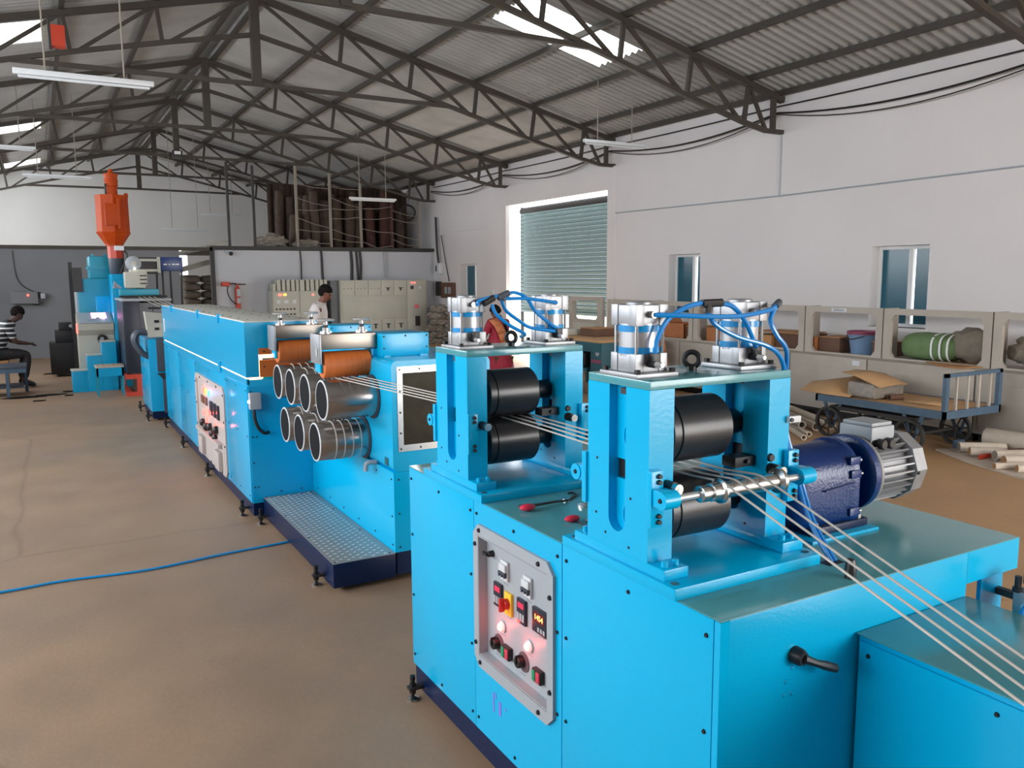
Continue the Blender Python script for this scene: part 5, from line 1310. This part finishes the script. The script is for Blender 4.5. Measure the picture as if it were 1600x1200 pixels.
crumple((8.98, 4.63, ZS+.16), (.2, .28, .22), 9, SACKG, 'cloth_sack', 'crumpled grey sack in the console at the right picture edge', 'sack')
tag(MB().prism([(8.66, 5.7), (9.0, 5.7), (9.0, 5.0), (8.36, 5.1), (8.33, 5.25), (8.38, 5.35)], 'z', ZS, ZS+.012).build('cardboard_sheet', CARD), 'torn cardboard sheet under the green sack, hanging over the edge', 'cardboard')

# trolley
tr = thing('flat_trolley', 'blue grey flat trolley with spoked iron wheels and end railing', 'trolley', (7.85, 5.4, 0))
TX0, TX1, TY0, TY1, TZ = 7.36, 8.28, 4.62, 6.12, .455
MB().box(TX0+.02, TX1-.02, TY0+.02, TY1-.02, TZ-.02, TZ, .002).build('deck', PAPER, tr)
for x0, x1, y0, y1 in ((TX0, TX0+.03, TY0, TY1), (TX1-.03, TX1, TY0, TY1), (TX0, TX1, TY0, TY0+.03), (TX0, TX1, TY1-.03, TY1)):
    MB().box(x0, x1, y0, y1, TZ-.07, TZ+.005).build('deck_rail', TROL, tr)
for x_ in (TX0, TX1-.05): MB().box(x_, x_+.05, TY0, TY0+.04, TZ, .82).build('end_post', TROL, tr)
MB().box(TX0, TX1, TY0, TY0+.03, .785, .82).build('top_rail', TROL, tr)
for q in range(1, 5):
    x_ = TX0+q*(TX1-TX0)/5; MB().box(x_-.012, x_+.012, TY0+.005, TY0+.025, TZ, .79).build('end_bar', BEIGED, tr)
def wheel(x_, y_):
    r = .165
    w_ = MB().lathe((x_-.02, y_, r), (1, 0, 0), [(0, r), (.04, r), (.04, r-.025), (0, r-.025)], 28, closed=True).build('wheel', IRON, tr)
    MB().cyl((x_-.035, y_, r), (x_+.035, y_, r), .03, 12).build('hub', IRON, w_)
    for q in range(7):
        a = 2*PI*q/7+.2
        MB().cyl((x_, y_+.02*math.cos(a), r+.02*math.sin(a)), (x_, y_+(r-.02)*math.cos(a), r+(r-.02)*math.sin(a)), .008, 6).build('spoke', IRON, w_)
for x_, y_ in ((7.42, 5.98), (7.42, 5.02), (8.16, 6.0), (8.16, 5.0)):
    wheel(x_, y_)
    MB().prism([(y_-.13, TZ-.06), (y_-.09, TZ-.06), (y_-.015, .15), (y_+.015, .15), (y_+.09, TZ-.06), (y_+.13, TZ-.06), (y_+.03, .11), (y_-.03, .11)], 'x', x_+.045, x_+.06).build('fork', TROL, tr)
for y_ in (5.98, 5.02): MB().cyl((7.40, y_, .165), (8.18, y_, .165), .016, 10).build('axle', IRON, tr)
MB().box(7.45, 8.15, 5.0, 6.0, .30, .34).build('under_frame', IRON, tr)
# load on the trolley
def sheet_bent(pts, label, m=PAPER, th=.008, name='kraft_paper'):
    """pts: list of rows of points"""
    b = MB(); R = [[b.bm.verts.new(p) for p in row] for row in pts]
    for A, B in zip(R, R[1:]):
        for i in range(len(A)-1): b.bm.faces.new((A[i], A[i+1], B[i+1], B[i]))
    o = b.build(name, m, ang=50); md = o.modifiers.new('thickness', 'SOLIDIFY'); md.thickness = th
    return tag(o, label, 'paper')
sheet_bent([[(7.32, 6.30, .49), (7.34, 6.0, .475), (7.40, 5.72, .47)], [(7.55, 6.34, .56), (7.55, 6.02, .58), (7.58, 5.75, .50)], [(7.75, 6.30, .52), (7.75, 6.0, .63), (7.78, 5.72, .72)]], 'folded brown paper sheet hanging over the left trolley end')
sheet_bent([[(7.45, 5.86, .72), (7.45, 5.70, .70), (7.47, 5.40, .60)], [(7.70, 5.88, .73), (7.70, 5.70, .715), (7.70, 5.38, .62)], [(7.95, 5.85, .70), (7.95, 5.70, .69), (7.95, 5.42, .60)]], 'brown paper sheet draped over the grey block on the trolley')
bl = MB().box(7.46, 7.95, 5.46, 5.80, TZ+.006, TZ+.17, .03).rough(.008, 3)
tag(bl.build('wrapped_block', PLAST), 'wrapped grey block lying under brown paper on the trolley', 'package')
sheet_bent([[(7.60, 5.22, .47), (7.62, 5.0, .47), (7.66, 4.86, .47)], [(7.75, 5.24, .475), (7.74, 5.02, .49), (7.76, 4.88, .475)], [(7.84, 5.2, .47), (7.82, 5.05, .475), (7.82, 4.9, .47)]], 'small torn brown paper scrap lying flat on the trolley')
tag(MB().lathe((7.62, 5.40, .485), (1, -.3, 0), [(0, .02), (0, .032), (.16, .032), (.16, .02)], 12, closed=True).build('paper_core', CARDD), 'short brown paper tube on the trolley beside the block', 'tube')

# tubes on the floor left of the trolley
tubes = [((7.55, 6.25, .05), (8.2, 7.6, .05), .05, 'pale cardboard tube on the floor, foremost of the pile left of the trolley'), ((7.75, 6.2, .05), (8.3, 7.3, .05), .05, 'pale cardboard tube lying beside the foremost one'),
         ((7.2, 6.05, .03), (7.75, 7.2, .03), .03, 'thin pale tube on the floor nearest the motor'), ((7.28, 6.22, .10), (7.9, 7.4, .16), .045, 'grey tube lying across the pale tubes'), ((7.0, 5.95, .03), (7.5, 6.7, .03), .03, 'short thin pale tube in front of the pile')]
for k, (p, q, r, lab) in enumerate(tubes):
    p = Vector(p); q = Vector(q); d_ = q-p; L_ = d_.length
    tag(MB().lathe(p, d_, [(0, r*.72), (0, r), (L_, r), (L_, r*.72)], 16, closed=True).build('cardboard_tube', WHITEW if k != 3 else PLAST), lab, 'tube', 'tubes on the floor by the trolley')
# rolls on a white sheet at the right
wsh = MB().prism([(7.72, 4.92), (8.32, 4.75), (8.5, 4.4), (8.45, 3.2), (7.20, 3.3), (7.25, 3.9), (7.45, 4.45)], 'z', .0, .012)
tag(wsh.build('floor_sheet', WHITEW), 'dusty white sheet spread on the floor under the wrapped rolls', 'sheet')
rollspec = [((8.25, 4.72, .11), (8.30, 3.5, .11), .10, 'thick white wrapped roll lying farthest back on the floor sheet'), ((7.78, 4.72, .06), (8.12, 4.46, .06), .05, 'short white roll at the left tip of the floor sheet'),
            ((7.70, 4.56, .05), (7.98, 4.28, .05), .045, 'pale roll lying beside the red marked wrapper'), ((7.70, 4.32, .05), (8.1, 4.10, .05), .05, 'pale roll in the middle of the floor sheet'),
            ((7.55, 4.15, .05), (7.95, 3.90, .05), .05, 'grey ended pale roll in the middle of the floor sheet'), ((7.72, 3.98, .05), (8.15, 3.72, .05), .055, 'wide pale roll near the right picture edge'),
            ((7.40, 3.95, .035), (7.75, 3.70, .035), .035, 'thin pale roll at the front of the floor sheet'), ((7.9, 4.30, .05), (8.2, 4.05, .06), .05, 'brown ended roll behind the others'), ((7.35, 4.12, .03), (7.6, 3.98, .03), .03, 'small roll end sticking out of the sheet front')]
for k, (p, q, r, lab) in enumerate(rollspec):
    p = Vector(p); q = Vector(q); d_ = q-p; L_ = d_.length; p.z = q.z = max(p.z, r+.012)
    o = tag(MB().lathe(p, d_, [(0, 0), (0, r*.35), (.0, r), (L_*.5, r*1.03), (L_, r), (L_, 0)], 16).build('wrapped_roll', WHITEW if k not in (7,) else CARDD), lab, 'roll', 'wrapped rolls on the floor sheet')
    MB().lathe(p, -d_, [(0, r*.8), (.004, r*.8), (.004, 0)], 14).build('core_end', PLAST if k % 2 else CARD, o)
tag(MB().box(7.62, 7.80, 4.40, 4.43, .014, .055, .004).build('red_wrapper', REDP), 'small red printed wrapper between the pale rolls', 'wrapper')
tag(MB().box(7.9, 8.02, 4.80, 4.86, .014, .10, .01).build('blue_packet', TROL), 'small blue packet behind the first rolls', 'packet')

# teal work bench and stools beyond the stands
wb = thing('work_bench', 'dark teal work bench with tan top between the near stands', 'bench', (7.4, 10.5, 0))
MB().box(6.95, 7.95, 9.6, 11.3, .80, .84, .004).build('top', PAPER, wb)
MB().box(7.0, 7.9, 9.62, 9.9, .02, .80, .004).build('drawer_unit', TEALD, wb)
MB().box(6.97, 7.0, 9.65, 11.25, .66, .80).build('apron', TEALD, wb)
MB().box(7.0, 7.9, 10.0, 11.2, .35, .40).build('shelf', TEALD, wb)
for x_, y_ in ((6.98, 11.2), (7.86, 11.2), (6.98, 10.2)): MB().box(x_, x_+.06, y_, y_+.06, 0, .80).build('leg', TEALD, wb)
MB().lathe((6.995, 9.72, .64), (-1, 0, 0), [(0, .04), (.012, .035)], 14).build('lock', PANEL, wb)
MB().box(6.985, 7.0, 9.64, 9.86, .50, .55).build('red_label', BUCKR, wb)
MB().box(7.05, 7.6, 10.1, 10.9, .41, .62, .01).build('stored_case', BLACK, wb)
ck = thing('wooden_crate', 'rough wooden crate leaning below the open carton', 'crate', (8.1, 9.7, 0))
for q in range(4):
    M_ = Matrix.Translation((8.1, 9.75, .0)) @ Matrix.Rotation(math.radians(-14), 4, 'X')
    MB().box(-.02, .02, -.34, .34, .1+.18*q, .22+.18*q, M=M_).build('plank', WOOD, ck)
for s in (-1, 1): MB().box(.0, .05, s*.30-.04, s*.30+.04, .02, .80, M=M_).build('upright', WOOD, ck)
carton(7.1, 7.6, 9.0, 9.5, 0, .25, CARDD, 'brown carton on the floor seen through the near stand', 'cardboard_box')
for k, (x_, y_) in enumerate(((7.3, 8.5), (6.8, 8.3))):
    tag(MB().box(x_, x_+.5, y_, y_+.35, 0, .10+.05*k, .01).rough(.01, k).build('scrap_board', CARD), ['flat brown board on the floor behind the near stand', 'second brown board on the floor by the work bench'][k], 'board')
fl = thing('console_cabinet', 'grey console with rounded opening standing before the shutter', 'cabinet', (8.7, 12.3, 0), 'row of dusty consoles along the wall')
fo = rrect(11.9, 12.9, .55, 1.40, .08, 3); fi = rrect(12.0, 12.8, .98, 1.32, .08, 3)
MB().holed(fo, fi, 'x', 8.62, 8.72).build('upper_frame', BEIGED, fl)
MB().box(8.60, 9.2, 11.9, 12.9, 0, .56, .01).build('lower_body', BEIGED, fl)
MB().box(8.61, 8.62, 12.05, 12.75, .62, .92).build('opening', BEIGE, fl)
bx = carton(7.3, 7.7, 10.2, 10.6, .842, .12, CARDD, 'small brown carton on the work bench')
tag(MB().box(7.1, 7.4, 10.7, 11.1, .842, .94, .02).build('bench_machine', BEIGE), 'low beige appliance on the work bench', 'appliance')

# ================================================================== people
def skin_body(name, parent, mt, pts, edges, root, sub=2):
    me = bpy.data.meshes.new(name)
    keys = list(pts); idx = {k: i for i, k in enumerate(keys)}
    off = origin(parent)
    me.from_pydata([tuple(Vector(pts[k][0])-off) for k in keys], [(idx[a], idx[b]) for a, b in edges], [])
    o = bpy.data.objects.new(name, me); COL.objects.link(o); o.parent = parent
    me.materials.append(mt)
    md = o.modifiers.new('skin', 'SKIN'); md.use_smooth_shade = True
    sl = me.skin_vertices[0].data if len(me.skin_vertices) else me.attributes
    if not len(me.skin_vertices):
        pass
    for k in keys:
        r = pts[k][1]; r = (r, r) if not isinstance(r, tuple) else r
        me.skin_vertices[0].data[idx[k]].radius = r
        me.skin_vertices[0].data[idx[k]].use_root = (k == root)
    s_ = o.modifiers.new('sub', 'SUBSURF'); s_.levels = sub; s_.render_levels = sub
    return o
def figure(name, label, base, head_deg, P, shirt, trouser, skin, hair, sleeve='elbow', bun=False, extra=None, skirt=None):
    """P: joint positions in a local frame (x right, y forward, z up)"""
    t = thing(name, label, 'person', base)
    ca, sa = math.cos(math.radians(head_deg)), math.sin(math.radians(head_deg))
    def W(p): return Vector((base[0]+p[0]*ca-p[1]*sa, base[1]+p[0]*sa+p[1]*ca, base[2]+p[2]))
    P = {k: Vector(v) for k, v in P.items()}
    pts = {}; E = []
    def add(k, p, r): pts[k] = (W(p), r)
    hd = P['head']; nk = P['neck']; up = (hd-nk).normalized()
    fwd = Vector(P['face']).normalized()
    add('pelvis', P['pelvis'], (.13, .10)); add('waist', P['waist'], (.125, .095)); add('chest', P['chest'], (.15, .105)); add('neckb', nk-up*.06, (.07, .065))
    add('neck', nk, .052); add('jaw', nk+up*.07+fwd*.02, (.062, .07)); add('head', hd, (.075, .09)); add('crown', hd+up*.075, (.062, .075))
    E += [('pelvis', 'waist'), ('waist', 'chest'), ('chest', 'neckb'), ('neckb', 'neck'), ('neck', 'jaw'), ('jaw', 'head'), ('head', 'crown')]
    for s in 'LR':
        add('sh'+s, P['sh'+s], .058); add('el'+s, P['el'+s], .041); add('wr'+s, P['wr'+s], .027)
        d = (P['wr'+s]-P['el'+s]).normalized(); hnd = P['wr'+s]+d*.08
        add('pm'+s, P['wr'+s]+d*.045, (.034, .018)); add('pe'+s, hnd, (.034, .016))
        E += [('chest', 'sh'+s), ('sh'+s, 'el'+s), ('el'+s, 'wr'+s), ('wr'+s, 'pm'+s), ('pm'+s, 'pe'+s)]
        side = d.cross(Vector((0, 0, 1)));  side = side.normalized() if side.length > .1 else Vector((1, 0, 0))
        bend = Vector((0, 0, -1)) if abs(d.z) < .8 else Vector((0, 1, 0))
        for q, ln in enumerate((.062, .075, .07, .055)):
            b0 = hnd+side*(.024-.016*q); b1 = b0+d*ln*.55+bend*.006; b2 = b1+d*ln*.4+bend*.022
            add('f%d%sa' % (q, s), b1, .009); add('f%d%sb' % (q, s), b2, .0075)
            E += [('pe'+s, 'f%d%sa' % (q, s)), ('f%d%sa' % (q, s), 'f%d%sb' % (q, s))]
        sd = 1 if s == 'L' else -1
        tb0 = P['wr'+s]+d*.04+side*.045*sd; tb1 = tb0+d*.045+bend*.01
        add('t%sa' % s, tb0, .011); add('t%sb' % s, tb1, .009); E += [('pm'+s, 't%sa' % s), ('t%sa' % s, 't%sb' % s)]
        add('hip'+s, P['hip'+s], .085); add('kn'+s, P['kn'+s], .06); add('an'+s, P['an'+s], .04); add('to'+s, P['to'+s], .035)
        E += [('pelvis', 'hip'+s), ('hip'+s, 'kn'+s), ('kn'+s, 'an'+s), ('an'+s, 'to'+s)]
    skin_body('body', t, skin, pts, E, 'pelvis')
    # nose, ears, eyes
    rt = up.cross(fwd).normalized(); f2 = rt.cross(up).normalized()
    fc = hd-up*.01+f2*.088
    MB().lathe(W(fc-up*.03), W(fc+up*.03+f2*-.006)-W(fc-up*.03), [(0, .010), (.008, .016), (.04, .008), (.06, .003)], 8).build('nose', skin, t)
    for s in (-1, 1):
        MB().ball(W(hd+rt*s*.078-up*.01), .02, .6, .9, 1.3, 1).build('ear', skin, t)
        MB().ball(W(fc+rt*s*.032+up*.028-f2*.012), .010, 1, 1, .7, 1).build('eye', HAIR, t)
    MB().ball(W(fc-up*.055-f2*.012), .018, 1.2, 1.2, .35, 1).build('mouth', CARDD, t)
    hb_ = MB().ball((0, 0, 0), 1, 1, 1, 1, 3)
    for v in list(hb_.bm.verts):
        n_ = v.co.copy(); rr_ = 1+.04*math.sin(9*n_.x+4*n_.z)
        p = hd+up*.03-f2*.018+rt*n_.x*.090*rr_+f2*n_.y*.104*rr_+up*n_.z*.104*rr_
        if n_.y > .1:                       # hairline across the forehead
            lim = .055-.03*abs(n_.x)+.0*n_.y
            hgt = (p-hd).dot(up)
            if hgt < lim: p = p+up*(lim-hgt)*.9-f2*.02*n_.y*3*min(1, (lim-hgt)*12)
        v.co = W(p)
    hb_.build('hair', hair, t, ang=80)
    if bun:
        MB().ball(W(hd-f2*.11-up*.02), .055).build('hair_bun', hair, t)
    # shirt
    sp = {k: pts[k] for k in ()}
    def A(k, p, r): sp[k] = (W(p), r)
    A('pelvis', P['pelvis']+Vector((0, 0, -.02)), (.16, .125)); A('waist', P['waist'], (.155, .125)); A('chest', P['chest'], (.185, .145)); A('col', nk-up*.045, (.105, .10)); A('col2', nk-up*.005, (.066, .062))
    SE = [('pelvis', 'waist'), ('waist', 'chest'), ('chest', 'col'), ('col', 'col2')]
    for s in 'LR':
        el = P['el'+s]; w_ = P['wr'+s]
        A('sh'+s, P['sh'+s], .078)
        if sleeve == 'wrist':
            A('el'+s, el, .06); A('cf'+s, el.lerp(w_, .85), .045); SE += [('chest', 'sh'+s), ('sh'+s, 'el'+s), ('el'+s, 'cf'+s)]
        else:
            A('cf'+s, P['sh'+s].lerp(el, .85), .06); SE += [('chest', 'sh'+s), ('sh'+s, 'cf'+s)]
    skin_body('shirt', t, shirt, sp, SE, 'pelvis')
    if skirt is None:
        tp = {}
        tp['pelvis'] = (W(P['pelvis']), (.15, .12)); TE = []
        for s in 'LR':
            tp['hip'+s] = (W(P['hip'+s]), .1); tp['kn'+s] = (W(P['kn'+s]), .075); tp['an'+s] = (W(P['an'+s].lerp(P['kn'+s], .1)), .058)
            TE += [('pelvis', 'hip'+s), ('hip'+s, 'kn'+s), ('kn'+s, 'an'+s)]
        skin_body('trousers', t, trouser, tp, TE, 'pelvis')
    else:
        MB().lathe(W((0, .06, 0.02)), (0, 0, 1), [(0, .30), (.15, .29), (.35, .25), (.55, .19), (.75, .15)], 24).build('skirt', skirt, t)
    for s in 'LR':
        a_, b_ = W(P['an'+s]), W(P['to'+s])
        MB().tube([a_-(b_-a_)*.25, a_, b_, b_+(b_-a_)*.35], .045, 10, rs=[.03, .048, .044, .02]).build('shoe', BLACK, t)
    if extra: extra(t, W, P)
    return t
stand = dict(pelvis=(0, -.02, .90), waist=(0, -.02, 1.05), chest=(0, .03, 1.24), neck=(0, .08, 1.42), head=(0, .135, 1.53), face=(0, .82, -.55),
             shL=(-.19, .03, 1.32), shR=(.19, .03, 1.32), elL=(-.24, .02, 1.06), elR=(.24, .02, 1.06), wrL=(-.16, .24, .98), wrR=(.16, .24, .98),
             hipL=(-.09, -.02, .86), hipR=(.09, -.02, .86), knL=(-.10, .01, .48), knR=(.10, .01, .48), anL=(-.10, -.02, .09), anR=(.10, -.02, .09), toL=(-.10, .10, .04), toR=(.10, .10, .04))
figure('person', 'man in a white shirt standing behind the oven, looking down', (3.52, 11.9, 0), -118, stand, SHIRT, TROUS, SKIN, HAIR, 'wrist')
sit = dict(pelvis=(0, 0, .58), waist=(0, .05, .74), chest=(0, .16, .94), neck=(0, .28, 1.10), head=(0, .36, 1.20), face=(0, .75, -.6),
           shL=(-.18, .17, 1.02), shR=(.18, .17, 1.02), elL=(-.22, .26, .76), elR=(.22, .26, .76), wrL=(-.08, .46, .72), wrR=(.10, .46, .72),
           hipL=(-.10, .02, .56), hipR=(.10, .02, .56), knL=(-.13, .44, .56), knR=(.13, .44, .56), anL=(-.12, .36, .10), anR=(.12, .36, .10), toL=(-.12, .48, .05), toR=(.12, .48, .05))
def phone(t, W, P):
    pass
figure('person', 'seated man in a striped shirt bent over at the left picture edge', (-.68, 15.6, 0), -78, sit, STRIPE, TROUS, mat('dark_skin', S(70, 46, 38), .6), HAIR, 'elbow')
tag(MB().box(-.19, -.12, 15.42, 15.56, .735, .745, .003).build('mobile_phone', BLACK), 'dark phone in the hands of the seated man', 'phone')
ch = thing('wooden_stool', 'plain seat block under the seated man', 'stool', (-.7, 15.6, 0))
MB().box(-.92, -.50, 15.4, 15.8, .42, .47, .005).build('seat', CARD, ch)
for x_, y_ in ((-.9, 15.42), (-.56, 15.42), (-.9, 15.74), (-.56, 15.74)): MB().box(x_, x_+.05, y_, y_+.05, 0, .42).build('leg', CARD, ch)
sit2 = dict(sit); sit2.update(pelvis=(0, 0, .56), waist=(0, .02, .72), chest=(0, .06, .92), neck=(0, .10, 1.06), head=(0, .15, 1.15), face=(0, .8, -.55),
    shL=(-.17, .06, .98), shR=(.17, .06, .98), elL=(-.21, .16, .74), elR=(.21, .16, .74), wrL=(-.10, .36, .68), wrR=(.10, .36, .68))
def braid(t, W, P):
    MB().tube([W((.01, .04, 1.10)), W((.06, -.06, .98)), W((.09, -.10, .80)), W((.10, -.11, .66))], .02, 8, rs=[.03, .024, .02, .012]).build('braid', HAIR, t)
    b = MB()
    pts_ = [(-.16, -.02, 1.05), (-.12, -.11, .95), (-.05, -.135, .80), (.0, -.13, .66), (.04, -.14, .50)]
    for p, q in zip(pts_, pts_[1:]):
        p = Vector(p); q = Vector(q); n_ = Vector((.075, .0, .02))
        b.quad(W(p-n_), W(p+n_), W(q+n_), W(q-n_))
    o = b.build('sari_border', SARIO, t); md = o.modifiers.new('thickness', 'SOLIDIFY'); md.thickness = .012
figure('person', 'woman in a red sari seen from behind near the bright gate', (6.86, 12.40, .0), 5, sit2, SARI, SARI, SKIN, HAIR, 'elbow', bun=True, extra=braid, skirt=SARI)
ch2 = thing('wooden_stool', 'low seat under the woman in red', 'stool', (6.86, 12.4, 0))
MB().box(6.68, 7.04, 12.24, 12.56, .36, .40, .005).build('seat', CARDD, ch2)
for x_, y_ in ((6.69, 12.25), (6.99, 12.25), (6.69, 12.51), (6.99, 12.51)): MB().box(x_, x_+.04, y_, y_+.04, 0, .36).build('leg', CARDD, ch2)
